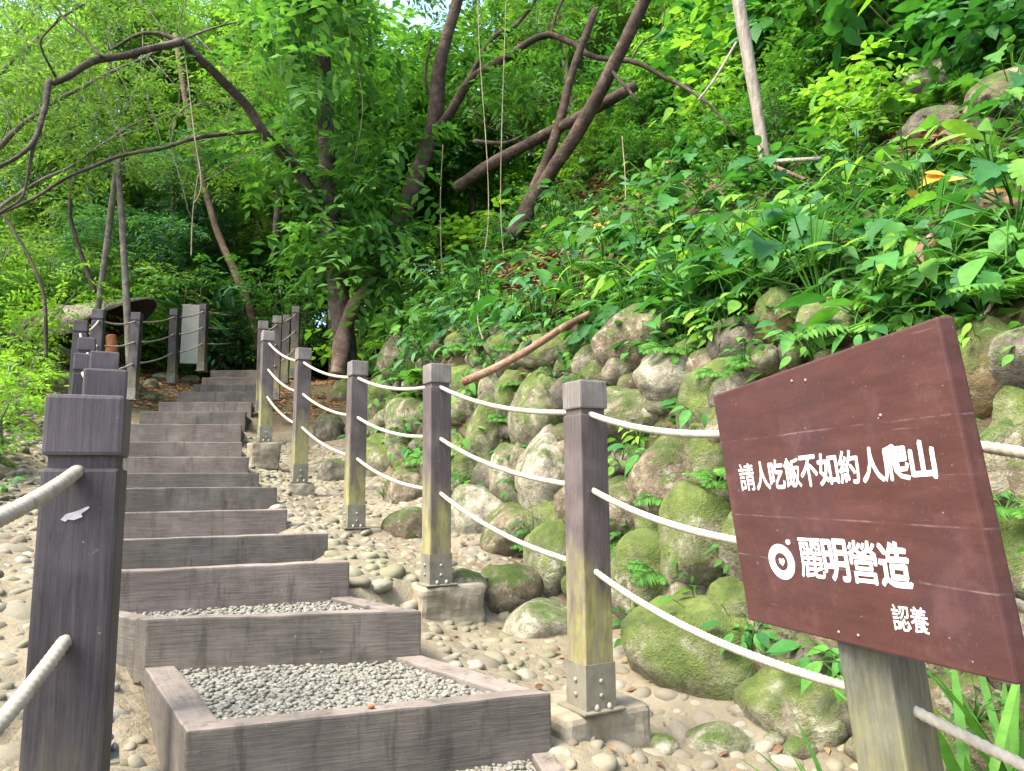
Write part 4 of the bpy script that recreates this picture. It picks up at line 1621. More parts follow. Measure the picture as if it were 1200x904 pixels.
def broad_proto(seed, n, ll, T, mat, H=.35, asp=.55, name='leafy_plant', droop=.45):
    g = np.random.default_rng(seed)
    lv = LV(); sb = MB()
    for k in range(n):
        a = k * 2.4 + g.uniform(-.4, .4)
        rr_ = g.uniform(.25, 1.0)
        el = g.uniform(.35, 1.1)
        L = H * g.uniform(.55, 1.1)
        e = Vector((math.cos(a) * L * rr_, math.sin(a) * L * rr_, L * el))
        st = [Vector((0, 0, -.04)), Vector((e.x * .35, e.y * .35, e.z * .65)), e]
        sb.tube(st, [.006, .005, .003], 5, cap=False)
        d = np.array([math.cos(a), math.sin(a), g.uniform(-.55, .15)])
        nn = np.array([-.35 * math.cos(a), -.35 * math.sin(a), 1.0]) + g.normal(0, .25, 3)
        s_ = g.uniform(.65, 1.15)
        lv.add(T, np.array(e[:]), d, nn, ll * s_, ll * asp * s_, g.uniform(.5, 1.2) * droop)
        if k % 3 == 0:      # a smaller lower leaf
            lv.add(T, np.array(st[1][:]), np.array([math.cos(a + 1.3), math.sin(a + 1.3), -.1]), nn, ll * .6, ll * .6 * asp, droop)
    root = empty(name)
    link_mesh('stem', sb.mesh('stem', M['leaf_mid']), root)
    link_mesh('foliage', lv.bake('foliage', mat), root)
    return root


def fern_proto(seed, n, L, mat, nl=17, lw=.022, name='fern'):
    g = np.random.default_rng(seed)
    lv = LV(); sb = MB()
    for k in range(n):
        a = k * 2.4 + g.uniform(-.3, .3)
        d0 = Vector((math.cos(a), math.sin(a), g.uniform(.5, 1.5))).normalized()
        ln = L * g.uniform(.7, 1.1)
        pts = [Vector((0, 0, 0)) + d0 * ln * t - Vector((0, 0, 1)) * ln * .55 * t * t for t in np.linspace(0, 1, 9)]
        sb.tube(pts, [.004 - .003 * i / 8 for i in range(9)], 4, cap=False)
        for i in range(2, 9):
            for sub in (0, .5):
                if i + sub >= 8.4: continue
                p = pts[i].lerp(pts[min(8, i + 1)], sub)
                tg = (pts[min(8, i + 1)] - pts[i - 1]).normalized()
                sd = tg.cross(Vector((0, 0, 1))).normalized()
                up = sd.cross(tg)
                f = math.sin(math.pi * min(1, .18 + .8 * (i + sub) / 9)) * ln * .30
                for sg in (-1, 1):
                    dd = sd * sg + tg * .5
                    lv.add(T_SM, np.array(p[:]), np.array(dd[:]), np.array(up[:]) + g.normal(0, .15, 3), f * g.uniform(.85, 1.1), lw * 1.3, .3)
    root = empty(name)
    link_mesh('stem', sb.mesh('stem', M['leaf_mid']), root)
    link_mesh('foliage', lv.bake('foliage', mat), root)
    return root


def grass_proto(seed, n, L, W, mat, name='grass_clump', spread=.05, droop=.5):
    g = np.random.default_rng(seed)
    lv = LV()
    a = g.uniform(0, 6.28, n)
    p = np.stack([np.cos(a) * spread * g.uniform(0, 1, n), np.sin(a) * spread * g.uniform(0, 1, n), np.full(n, -.03)], 1)
    d = np.stack([np.cos(a) * g.uniform(.15, .8, n), np.sin(a) * g.uniform(.15, .8, n), np.full(n, 1.0)], 1)
    nn = np.stack([-np.cos(a), -np.sin(a), np.full(n, .5)], 1)
    lv.add(T_BL, p, d, nn, L * g.uniform(.55, 1.1, n), W * g.uniform(.7, 1.1, n), g.uniform(.2, 1.1, n) * droop)
    me = lv.bake(name, mat)
    return link_mesh(name, me)


def place(proto, p, s=1.0, rz=None, label=None, cat=None, group=None, tilt=None, name=None):
    c = copy_tree(proto)
    if name: c.name = name
    c.location = p
    c.rotation_euler = (0 if not tilt else tilt[0], 0 if not tilt else tilt[1], rnd.uniform(0, 6.28) if rz is None else rz)
    c.scale = (s, s, s)
    tag(c, label, cat, group)
    return c


def drop(o):
    for ch in children(o):
        drop(ch)
    bpy.data.objects.remove(o)


PIN = (.46, 11, .15, .060, .25)
PIN_B = (.50, 9, .20, .085, .3)
PIN_S = (.32, 11, .09, .036, .2)
FINE = (.40, 11, .11, .034, .3)
BRD = (.30, 5, .20, .105, .3)
BRD_L = (.34, 5, .27, .14, .35)
LAN = (.32, 7, .19, .050, .3)

M['leaf_mid2'] = leaf_mat('leaf_mid2', [(.03, .095, .026), (.05, .15, .034), (.085, .22, .045), (.14, .31, .055)], 0.42)
CLEAR = [(640, 335, 88, 36), (668, 222, 66, 30), (920, 352, 40, 22), (1090, 150, 70, 26), (480, 345, 34, 16)]


def in_clear(x, y, g=None, keep=0.0):
    z = terrain(x, y) + .03
    Pn = np.stack([x, y, z], 1)
    w = Pn @ np.array(FWD[:]); px = 600 + F * (Pn @ np.array(RIGHT[:])) / w; py = 452 - F * (Pn @ np.array(UP[:])) / w
    m = np.zeros(len(x), bool)
    wob = (vnoise(x * 4, y * 4, 55) - .5) * .7
    for cx, cy, rx_, ry_ in CLEAR:
        m |= ((px - cx) / rx_) ** 2 + ((py - cy) / ry_) ** 2 < 1 + wob
    return m


# ------------------------------------------------------------------ background trees
TP = [
    (tree_proto(101, 8.5, .11, PIN, M['leaf_dark'], M['bark_dark'], 50, 2.4, per=46), 'tall tree with dark feathery compound leaves in the wood behind'),
    (tree_proto(102, 8.0, .09, BRD, M['leaf_mid'], M['bark_grey'], 50, 2.2, T=T_SM, per=52), 'slender tree with mid green leaves in the wood behind'),
    (tree_proto(103, 7.5, .08, PIN, M['leaf_bright'], M['bark_dark'], 46, 2.3, per=46), 'tree with bright yellow green sunlit leaves in the wood behind'),  # sunlit look comes from the brighter leaf colour
    (tree_proto(104, 8.5, .08, FINE, M['leaf_olive'], M['bark_grey'], 52, 2.3, per=64), 'thin tree with fine olive green foliage in the wood behind'),
    (tree_proto(105, 7.0, .08, BRD_L, M['leaf_bright'], M['bark_dark'], 40, 2.0, per=40, T=T_OV), 'broad-leaved bright green tree in the wood behind'),
    (tree_proto(106, 8.0, .10, LAN, M['leaf_blue'], M['bark_dark'], 50, 2.3, per=50), 'tree with dark bluish narrow leaves in the wood behind'),
]
SP = [
    (shrub_proto(121, 1.5, .75, PIN, M['leaf_mid'], M['bark_dark']), 'feathery mid green bush on the wooded slope'),
    (shrub_proto(122, 1.3, .7, BRD, M['leaf_bright'], M['bark_grey'], T=T_OV), 'bright broad-leaved bush on the wooded slope'),
    (shrub_proto(123, 1.6, .8, PIN_S, M['leaf_dark'], M['bark_dark'], per=34), 'dark small-leaved bush on the wooded slope'),
    (shrub_proto(124, 1.4, .7, LAN, M['leaf_blue'], M['bark_dark']), 'narrow-leaved dark bush on the wooded slope'),
    (shrub_proto(125, 1.2, .75, BRD_L, M['leaf_broad'], M['bark_dark'], T=T_OV, per=18), 'large-leaved green bush on the wooded slope'),
    (shrub_proto(126, 1.5, .8, FINE, M['leaf_olive'], M['bark_grey'], per=40), 'fine-leaved olive bush on the wooded slope'),
    (shrub_proto(127, 1.1, .7, PIN_S, M['leaf_lime'], M['bark_grey'], per=34), 'lime green sunlit bush'),
]


def scatter(n, region, mind, tries=6000, seed=1):
    r_ = random.Random(seed)
    out = []
    for _ in range(tries):
        if len(out) >= n: break
        p = region(r_)
        if p is None: continue
        if all((p[0] - q[0]) ** 2 + (p[1] - q[1]) ** 2 > mind ** 2 for q in out):
            out.append(p)
    return out


def reg_trees(r_):
    Y = 11.5 + 26 * r_.random() ** 1.15
    x = Y * r_.uniform(-.80, .82)
    dw, d = wall_d(x, Y), path_d(x, Y)
    if abs(d) < 2.3 or (d < 0 and Y < 14.5) : return None
    if 0 < dw < 1.6: return None
    if x > 0 and Y < 11.5 + 2.0: return None
    return (x, Y)


for (x, y) in scatter(112, reg_trees, 1.4, seed=3):
    left = x < -.25 * y
    right = x > .25 * y
    w = [3, 3, 2, 4, 1, 3] if left else ([2, 3, 5, 1, 5, 1] if right else [4, 3, 4, 2, 2, 3])
    k = rnd.choices(range(6), w)[0]
    s = rnd.uniform(.75, 1.25)
    o = place(TP[k][0], (x, y, tz(x, y)), s, None, TP[k][1], 'tree', f'background trees, kind {["dark feathery", "slender green", "bright feathery", "fine olive", "bright broad", "narrow dark"][k]}')


def reg_shrubs(r_):
    Y = 4.0 + 19 * r_.random() ** 1.05
    x = Y * r_.uniform(-.74, .76)
    dw, d = wall_d(x, Y), path_d(x, Y)
    if dw < 0:
        if d > -2.6 and Y < 17: return None
        if x > -.52 * Y and Y < 12.5: return None
        if d > -3.2 and Y < 15: return None
    elif dw < 2.0 or (dw < 2.6 and Y < 6): return None
    # keep the leaf-litter clearing behind the crossed logs open
    q = proj((x, Y, tz(x, Y) + .4))
    if q and 520 < q[0] < 730 and Y < 12.6: return None
    if not in_view((x, Y, tz(x, Y) + .8), 120): return None
    q2 = proj((x, Y, tz(x, Y) + .8))
    if q and Y < 7.4 and 815 < q[0] < 985 and q[1] > 150 and q2[1] < 245: return None
    if q and Y < 7.0 and q[0] > 1010 and q[1] > 60 and q2[1] < 185: return None
    return (x, Y)


for (x, y) in scatter(290, reg_shrubs, .52, seed=8, tries=14000):
    left = x < -.30 * y
    right = x > .25 * y
    w = [3, 1, 2, 2, 1, 4, 5] if left else ([3, 5, 1, 1, 5, 1, 2] if right else [4, 2, 3, 3, 3, 1, .3])
    k = rnd.choices(range(7), w)[0]
    s = rnd.uniform(.7, 1.35) * (1.0 if not (0 < wall_d(x, y) < 4.0) else .50)
    place(SP[k][0], (x, y, tz(x, y)), s, None, SP[k][1], 'shrub', f'bushes on the wooded slope, kind {["feathery", "bright broad", "dark small-leaved", "narrow-leaved", "large-leaved", "fine olive", "lime"][k]}')

HB = [(250, 395, 14.8, 3, 1.5, 'dark narrow-leaved bush behind the pale grey panel'), (300, 400, 15.5, 2, 1.5, 'dark bush behind the last post at the stair top'),
      (345, 390, 15.0, 2, 1.4, 'shaded bush at the right of the stair top'), (205, 400, 14.5, 5, 1.3, 'olive bush left of the pale grey panel'),
      (8, 440, 8.2, 6, .8, 'lime green bush overhanging the stones at the left edge'), (-5, 500, 6.6, 6, .9, 'lime green bush low at the left edge of the photo'),
      (30, 425, 9.8, 6, .6, 'lime green bush beside the hollow shell'), (10, 400, 10.2, 6, 1.2, 'taller lime green bush behind at the left edge'),
      (150, 385, 13.4, 0, 1.2, 'feathery bush behind the hollow shell'), (90, 380, 13.6, 5, 1.3, 'olive bush behind the hollow shell, left part'), (30, 380, 12.6, 6, 1.3, 'sunlit bush left behind the hollow shell'),
      (105, 345, 15.5, 1, 1.5, 'bright broad-leaved bush above the hollow shell'), (160, 340, 16.5, 6, 1.6, 'lime bush in the wood above the mouth of the hollow shell'), (205, 350, 17.5, 1, 1.7, 'bright bush above the grey panel, left side'),
      (250, 345, 17.5, 6, 1.6, 'lime bush above the grey panel'), (290, 350, 18.5, 1, 1.6, 'bright bush behind the leaning tan sapling'), (70, 340, 16, 6, 1.6, 'lime bush left in the wood above the hollow shell'), (225, 300, 21, 6, 2.0, 'large lime bush deep in the wood above the stair top'), (140, 300, 21, 1, 2.0, 'large bright bush deep in the wood at the left'),
      (440, 300, 13.5, 1, 1.2, 'bright bush behind the forked tree'), (500, 250, 14.5, 6, 1.3, 'lime bush between the forked tree and the logs'), (565, 235, 14.8, 1, 1.2, 'bright bush behind the fallen crossing log'),
      (1180, 40, 8.6, 6, 1.2, 'lime green sunlit bush at the top right corner'), (1110, 60, 9.2, 1, 1.2, 'bright broad-leaved bush high on the slope at the upper right'), (1040, 70, 9.6, 6, 1.2, 'lime green sunlit bush above the heart-leaved plants'), (960, 80, 10.4, 6, 1.1, 'lime green sunlit bush high behind the pale hanging log'),
      (800, 110, 11.5, 6, 1.2, 'lime green sunlit bush right of the crossed logs'), (700, 130, 13, 6, 1.3, 'lime green sunlit bush behind the crossed logs')]
for px, py, Y, k, s, lab in HB:
    p = P(px, py, Y); z = tz(p.x, p.y)
    place(SP[k][0], (p.x, p.y, z), s, None, lab, 'shrub')

for px, Y, k, s in [(40, 19, 3, 1.5), (110, 17.5, 2, 1.45), (170, 19, 3, 1.6), (262, 19.5, 2, 1.6), (305, 18, 3, 1.5), (250, 25, 3, 1.9), (330, 22, 2, 1.6), (385, 20, 0, 1.3), (400, 24, 1, 1.7), (430, 19, 2, 1.2), (365, 17.5, 3, 1.1), (455, 23, 0, 1.5), (392, 15.5, 1, 1.4), (425, 16.5, 2, 1.5)]:
    p = P(px, 400, Y)
    place(TP[k][0], (p.x, p.y, tz(p.x, p.y)), s, None, TP[k][1], 'tree', f'background trees, kind {["dark feathery", "slender green", "bright feathery", "fine olive", "bright broad", "narrow dark"][k]}')

for q in TP: drop(q[0])
SPROT = SP

# ------------------------------------------------------------------ the two trees beside the stairs
def px_tube(mb, pts, r0, r1, seg=8, n=26, lump=.18, seed=0, wob=.0):
    """smooth limb through (px, py, distance) points"""
    Pn = [P(*p) for p in pts]
    out = []
    m = len(Pn)
    for k in range(n + 1):
        t = k / n * (m - 1)
        i = min(int(t), m - 2); f = t - i
        p0, p1_, p2_, p3 = Pn[max(0, i - 1)], Pn[i], Pn[i + 1], Pn[min(m - 1, i + 2)]
        a_ = p1_ * 2; b_ = (p2_ - p0) * f; c_ = (p0 * 2 - p1_ * 5 + p2_ * 4 - p3) * f * f; d_ = (p3 - p0 + (p1_ - p2_) * 3) * f ** 3
        v = (a_ + b_ + c_ + d_) * .5
        if wob: v = v + Vector((mnoise.noise(v * 2.5 + Vector((seed, 0, 0))), mnoise.noise(v * 2.5 + Vector((0, seed, 5))), mnoise.noise(v * 2.5 + Vector((3, 0, seed))))) * wob
        out.append(v)
    mb.tube(out, lerp_r(r0, r1, n), seg, lump=lump, seed=seed)
    return out


def big_tree(name, label, trunk_spec, limb_specs, clump_px, mode, mat, bark, per, base, T=None, seed=1):
    root = empty(name, base)
    tag(root, label, 'tree')
    mb = MB(); px_tube(mb, *trunk_spec, seg=12, lump=.3, seed=seed)
    mb.build('trunk', bark, root)
    for k, (pts, r0, r1) in enumerate(limb_specs):
        mb = MB(); px_tube(mb, pts, r0 * .82, r1 * .82, seg=8 if r0 > .02 else 5, n=26 if r0 > .02 else 12, lump=.25, seed=seed + k, wob=.03)
        mb.build('limb', bark, root)
    g = np.random.default_rng(seed)
    cl = [(P(x, y, Y) - Vector(base), r) for x, y, Y, r in clump_px]
    lv = crown(g, cl, per, mode, T)
    link_mesh('crown', lv.bake('crown', mat), root)
    return root


rr = random.Random(4)
cl = []
for _ in range(46):
    x = rr.gauss(385, 52); y = rr.uniform(-60, 320)
    cl.append((x, y, rr.uniform(8.7, 10.4), rr.uniform(.22, .44)))
for _ in range(16):
    cl.append((rr.uniform(300, 420), rr.uniform(-50, 110), rr.uniform(7.4, 9.0), rr.uniform(.25, .42)))
for _ in range(12):
    cl.append((rr.uniform(420, 470), rr.uniform(200, 350), rr.uniform(8.6, 9.4), rr.uniform(.25, .36)))
T1b = P(402, 400, 9.5)
big_tree('tree', 'dark-leaved tree right of the stair top with a limb arching left over the stairs',
         ([(404, 440, 9.45), (404, 392, 9.5), (394, 330, 9.5), (386, 250, 9.45), (380, 120, 9.4), (374, 0, 9.3), (372, -90, 9.3)], .17, .08),
         [([(385, 255, 9.4), (345, 195, 9.2), (318, 168, 9.0), (292, 128, 8.8), (266, 100, 8.6), (240, 75, 8.4), (215, 48, 8.2)], .085, .06),
          ([(215, 48, 8.2), (190, 55, 8.1), (165, 61, 8.0), (140, 66, 7.9), (112, 72, 7.8), (84, 85, 7.7), (60, 96, 7.6)], .055, .045),
          ([(60, 96, 7.6), (52, 130, 7.5), (42, 160, 7.4), (20, 185, 7.3), (-20, 205, 7.2)], .042, .022),
          ([(215, 48, 8.2), (190, 38, 8.3), (160, 44, 8.4), (130, 58, 8.5)], .040, .02),
          ([(120, 68, 7.8), (100, 45, 7.9), (75, 20, 8.0), (52, -6, 8.1)], .022, .012),
          ([(66, 92, 7.6), (45, 50, 7.4), (60, 30, 7.4), (70, 20, 7.4)], .018, .010),
          ([(372, 245, 9.4), (330, 160, 9.3), (280, 156, 9.1), (225, 163, 8.9), (185, 176, 8.7), (140, 184, 8.5), (105, 198, 8.3), (70, 214, 8.1), (40, 234, 8.0), (-15, 256, 7.9)], .035, .02),
          ([(41, 165, 7.4), (34, 200, 7.4), (24, 232, 7.4), (-5, 252, 7.4)], .022, .012)],
         cl, PIN_B, M['leaf_mid2'], M['bark_dark'], 26, T1b, None, 31)

cl = []
for _ in range(40):
    cl.append((rr.gauss(520, 75), rr.uniform(-70, 130), rr.uniform(10.2, 11.8), rr.uniform(.25, .45)))
for _ in range(16):
    cl.append((rr.uniform(560, 790), rr.uniform(-60, 110), rr.uniform(9.2, 11.2), rr.uniform(.22, .4)))
for _ in range(10):
    cl.append((rr.uniform(400, 450), rr.uniform(120, 300), rr.uniform(9.6, 10.4), rr.uniform(.22, .36)))
T2b = P(456, 300, 9.9); T2b.z = tz(T2b.x, T2b.y)
big_tree('tree', 'forked brown-trunked tree on the slope left of the crossed logs',
         ([(440, 345, 9.9), (455, 290, 9.9), (474, 245, 9.9), (492, 195, 9.9), (506, 155, 9.9), (512, 118, 9.85), (514, 85, 9.8), (524, 40, 9.8), (538, -10, 9.8), (545, -80, 9.8)], .15, .07),
         [([(504, 160, 9.9), (524, 140, 9.8), (540, 112, 9.7), (560, 85, 9.6), (592, 68, 9.5), (618, 50, 9.4), (645, 41, 9.3), (668, 50, 9.2), (700, 68, 9.0), (740, 74, 8.9), (775, 90, 8.8), (815, 108, 8.7)], .085, .03),
          ([(548, 100, 9.7), (566, 60, 9.8), (580, 42, 9.8), (600, 34, 9.9), (622, 10, 10), (640, -30, 10)], .05, .03),
          ([(645, 41, 9.3), (655, 10, 9.3), (672, -30, 9.3)], .03, .02),
          ([(502, 110, 9.8), (498, 80, 9.7), (505, 50, 9.6)], .03, .015),
          ([(740, 74, 8.9), (752, 50, 8.9), (775, 35, 8.9), (778, 8, 8.9)], .018, .01),
          ([(548, 112, 9.7), (565, 145, 9.6), (600, 160, 9.6), (640, 200, 9.6)], .016, .008)],
         cl, PIN, M['leaf_mid'], M['bark_log'], 26, T2b, None, 51)

cl = []
for _ in range(60):
    cl.append((rr.uniform(-60, 330), rr.uniform(-60, 215), rr.uniform(9.2, 12.0), rr.uniform(.25, .5)))
for _ in range(14):
    cl.append((rr.uniform(-60, 130), rr.uniform(-60, 120), rr.uniform(7.6, 9.2), rr.uniform(.2, .34)))
T3b = P(-60, 470, 9.6); T3b.z = tz(T3b.x, T3b.y)
limbs3 = [([(-60, 250, 9.6), (20, 150, 9.8), (120, 90, 10.0), (230, 40, 10.2), (300, 20, 10.4)], .05, .015),
          ([(-60, 180, 9.6), (0, 90, 9.6), (60, 30, 9.8), (140, -20, 10)], .045, .015), ([(-60, 300, 9.6), (10, 235, 9.7), (90, 190, 9.9), (170, 140, 10.2), (260, 120, 10.6)], .035, .01)]
for k in range(26):
    x, y, Y = rr.uniform(-40, 290), rr.uniform(-30, 130), rr.uniform(8.5, 11)
    limbs3.append(([(x, y, Y), (x + rr.uniform(-45, 45), y + rr.uniform(30, 70), Y), (x + rr.uniform(-60, 60), y + rr.uniform(80, 150), Y)], .011, .005))
big_tree('tree', 'fine-leaved tree at the left edge with thin tangled hanging twigs',
         ([(-60, 480, 9.6), (-64, 400, 9.6), (-60, 300, 9.6), (-62, 200, 9.6), (-50, 80, 9.7), (-30, -60, 9.8)], .11, .06), limbs3, cl, FINE, M['leaf_olive'], M['bark_grey'], 62, T3b, None, 71)

# bole and roots of the first tree over the wall
mb = MB()
px_tube(mb, [(395, 440, 9.1), (398, 415, 9.15), (404, 385, 9.25), (420, 352, 9.35), (436, 330, 9.5)], .105, .075, 12, lump=.55, seed=3)
tag(mb.build('root_stump', M['bark_tan'], None, P(398, 430, 9.1)), 'thick brown leaning root over the wall beside the far right posts', 'root')

# ------------------------------------------------------------------ logs, poles and sticks
def log(name, label, cat, pts, r0, r1, mat, lump=.25, seed=0, n=20, group=None, seg=10):
    mb = MB(); px_tube(mb, pts, r0, r1, seg, n, lump, seed, .0)
    o = mb.build(name, mat, None, P(*pts[0]))
    tag(o, label, cat, group)
    return o


log('log', 'thick dark bare log leaning up to the right, crossed by another log', 'log', [(601, 278, 9.0), (640, 212, 8.8), (690, 132, 8.5), (722, 70, 8.3), (760, -10, 8.1)], .100, .075, M['bark_log'], seed=1)
log('log', 'thinner dark pole leaning beside the thick leaning log', 'log', [(604, 268, 9.15), (640, 190, 9.1), (660, 128, 9.0), (672, 80, 8.95), (698, 12, 8.9)], .075, .045, M['bark_log'], seed=2)
log('log', 'fallen brown log lying across behind the leaning logs', 'log', [(533, 222, 9.5), (580, 190, 9.35), (635, 160, 9.2), (690, 132, 8.75), (745, 100, 8.6)], .082, .065, M['bark_log'], seed=3)
log('dead_branch', 'thin dead branch under the fallen brown log', 'branch', [(555, 166, 9.6), (590, 168, 9.5), (612, 160, 9.4)], .035, .02, M['bark_dark'], seed=4)
log('dead_branch', 'bare twig jutting right from the crossed logs', 'branch', [(716, 82, 8.3), (738, 108, 8.2), (748, 120, 8.2)], .028, .012, M['bark_dark'], seed=5)
log('dead_branch', 'thin dark arched twig right of the leaning logs', 'branch', [(650, 215, 8.8), (680, 205, 8.8), (690, 197, 8.7)], .016, .008, M['bark_dark'], seed=6)
log('hanging_log', 'pale bare trunk hanging vertically over the slope, broken at its foot', 'log', [(862, -20, 6.6), (872, 40, 6.6), (884, 110, 6.6), (897, 193, 6.6)], .062, .050, M['bark_pale'], .12, 7)
log('dead_branch', 'short pale stick pointing right from the foot of the pale trunk', 'branch', [(896, 190, 6.45), (930, 188, 6.1), (962, 186, 5.9)], .020, .016, M['bark_pale'], .1, 8)
log('dead_branch', 'short stick pointing down right from the foot of the pale trunk', 'branch', [(900, 192, 6.4), (930, 205, 6.0), (957, 216, 5.75)], .018, .015, M['bark_tan'], .1, 9)
log('dead_branch', 'slanting twig left of the pale hanging trunk', 'branch', [(863, 50, 6.7), (838, 92, 6.6), (818, 118, 6.6)], .014, .010, M['bark_pale'], .1, 10)
log('dead_branch', 'dark drooping twig ending at a yellow leaf left of the pale trunk', 'branch', [(790, 95, 7.6), (830, 122, 7.4), (862, 160, 7.3)], .022, .010, M['bark_dark'], .1, 11)
log('fallen_branch', 'reddish fallen branch resting on the boulders behind the top rope', 'branch', [(543, 448, 5.1), (575, 434, 5.05), (620, 410, 5.0), (660, 384, 5.05), (690, 368, 5.2)], .030, .022, M['bark_tan_log'], .15, 12)
log('fallen_log', 'broken brown root log lying on the slope at the right edge', 'log', [(1085, 292, 3.7), (1120, 270, 3.75), (1160, 250, 3.8), (1215, 226, 3.9)], .042, .062, M['bark_tan_log'], .5, 13)
log('broken_stem', 'pale broken stump standing behind the sign top edge', 'stump', [(1086, 352, 3.45), (1083, 325, 3.5), (1078, 292, 3.6)], .045, .040, M['bark_tan_log'], .35, 14)
log('sapling_pole', 'thin grey pole left of the stacked post caps, leaning right', 'pole', [(108, 400, 10.6), (118, 340, 10.6), (128, 265, 10.6), (138, 184, 10.6)], .045, .045, M['bark_grey'], .08, 15)
log('sapling_pole', 'thin grey pole with a rusty band, right of the leaning grey pole', 'pole', [(152, 432, 10.2), (148, 345, 10.2), (143, 260, 10.2), (138, 186, 10.2)], .05, .04, M['bark_grey'], .08, 16)
log('tree_sapling', 'leaning tan trunk behind the last posts at the stair top', 'sapling', [(306, 420, 15.0), (296, 370, 15), (276, 320, 15), (262, 290, 15), (248, 250, 15), (225, 160, 15), (205, 40, 15)], .10, .05, M['bark_tan'], .15, 17)
log('tree_sapling', 'crooked thin dark sapling above the hollow shell', 'sapling', [(112, 345, 11.6), (96, 300, 11.6), (82, 250, 11.6), (88, 200, 11.6)], .04, .025, M['bark_dark'], .1, 18)
log('tree_sapling', 'bent bare sapling at the far left beside the hollow shell', 'sapling', [(54, 425, 9.2), (52, 350, 9.2), (38, 310, 9.2), (22, 280, 9.2), (-10, 230, 9.2)], .024, .016, M['bark_dark'], .1, 19)
log('bare_tree', 'slim dark bare tree rising behind the dark-leaved tree', 'tree', [(322, 300, 13.0), (330, 200, 13.0), (345, 100, 13), (352, -40, 13)], .07, .05, M['bark_dark'], .1, 20)
VN = [([(565, 310, 8.9), (572, 262, 8.9), (571, 190, 8.9), (562, 60, 8.9), (560, -20, 8.9)], 'pale vine hanging left of the leaning logs'),
      ([(592, 318, 8.9), (587, 250, 9.0), (588, 150, 9.0), (594, -20, 9.1)], 'pale vine hanging close beside the foot of the leaning logs'),
      ([(518, 330, 9.1), (516, 240, 9.2), (519, 170, 9.2)], 'thin vine hanging right of the forked tree'),
      ([(228, 238, 8.1), (236, 215, 8.1), (228, 160, 8.1), (220, 90, 8.2), (215, 52, 8.2)], 'long bare vine hanging from the arching limb'),
      ([(224, 300, 8.6), (226, 250, 8.6), (232, 205, 8.5)], 'thin vine swinging under the long bare vine'),
      ([(732, 262, 7.6), (733, 215, 7.6), (729, 160, 7.6)], 'pale thin stem on the slope right of the crossed logs'),
      ([(415, 190, 9.0), (425, 120, 8.9), (410, 40, 8.8), (402, -20, 8.8)], 'pale vine climbing in front of the dark-leaved tree'),
      ([(1010, 62, 7.0), (1003, 20, 7), (996, -20, 7)], 'green stalk rising at the upper right'),
      ([(566, 398, 6.3), (560, 375, 6.35), (562, 340, 6.5)], 'bent pale root above the reddish fallen branch'),
      ([(590, 382, 6.3), (570, 365, 6.35), (564, 350, 6.5)], 'second bent pale root above the reddish fallen branch')]
for k, (pts, lab) in enumerate(VN):
    log('hanging_vine', lab, 'vine', pts, .007, .006, M['vine'], .1, 30 + k, 24, None, 6)
for k in range(16):
    px, py = rr.uniform(1040, 1200), rr.uniform(100, 165)
    A = hit(px, py) - ray(px, py).normalized() * .08
    B = hit(px + rr.uniform(-60, 40), py + rr.uniform(10, 50)) - ray(px, py).normalized() * .12
    mb = MB(); mb.tube(bent(A, B, 8, .18, 60 + k), lerp_r(.010, .005, 8), 5)
    tag(mb.build('bare_root', M['vine'], None, A), 'thin bare root trailing over the earth bank at the upper right', 'root', 'bare roots on the upper right bank')
for k, (pts, lab) in enumerate([([(1190, 330), (1160, 360), (1140, 385), (1150, 420), (1165, 450)], 'pale twisted root hanging over the rusty boulder right of the sign'), ([(830, 385), (860, 372), (880, 400), (872, 425)], 'bent bare root over the dark boulder above the sign'),
                               ([(425, 395), (418, 420), (424, 445), (415, 470)], 'thin root dangling over the wall behind the third post cap'), ([(770, 600), (778, 622), (772, 640), (780, 655)], 'dry root below the large brown boulder')]):
    mb = MB(); P3 = [hit(x, y) - ray(x, y).normalized() * .10 for x, y in pts]
    fine = []
    for a_, b_ in zip(P3[:-1], P3[1:]): fine += bent(a_, b_, 4, .10, k)[:-1]
    fine.append(P3[-1])
    mb.tube(fine, lerp_r(.011, .005, len(fine) - 1), 6)
    tag(mb.build('bare_root', M['vine'], None, P3[0]), lab, 'root')
# litter sticks on the slope
for k in range(40):
    px, py = (rr.uniform(560, 720), rr.uniform(300, 372)) if k < 28 else (rr.uniform(880, 960), rr.uniform(330, 370))
    c = hit(px, py)
    a_ = rr.uniform(-.7, .7) + (0 if rr.random() < .7 else 1.2)
    L = rr.uniform(.18, .5)
    d = Vector((math.cos(a_), math.sin(a_) * .6, 0)) * L * .5
    A, B = c - d, c + d
    A.z = tz(A.x, A.y) + .03; B.z = tz(B.x, B.y) + .04
    mb = MB(); mb.tube(bent(A, B, 6, .06, k), lerp_r(.011, .006, 6), 5)
    tag(mb.build('dry_stick', M['bark_tan'], None, A), 'dry brown stick in the litter above the boulder wall', 'stick', 'dry sticks in the slope litter')

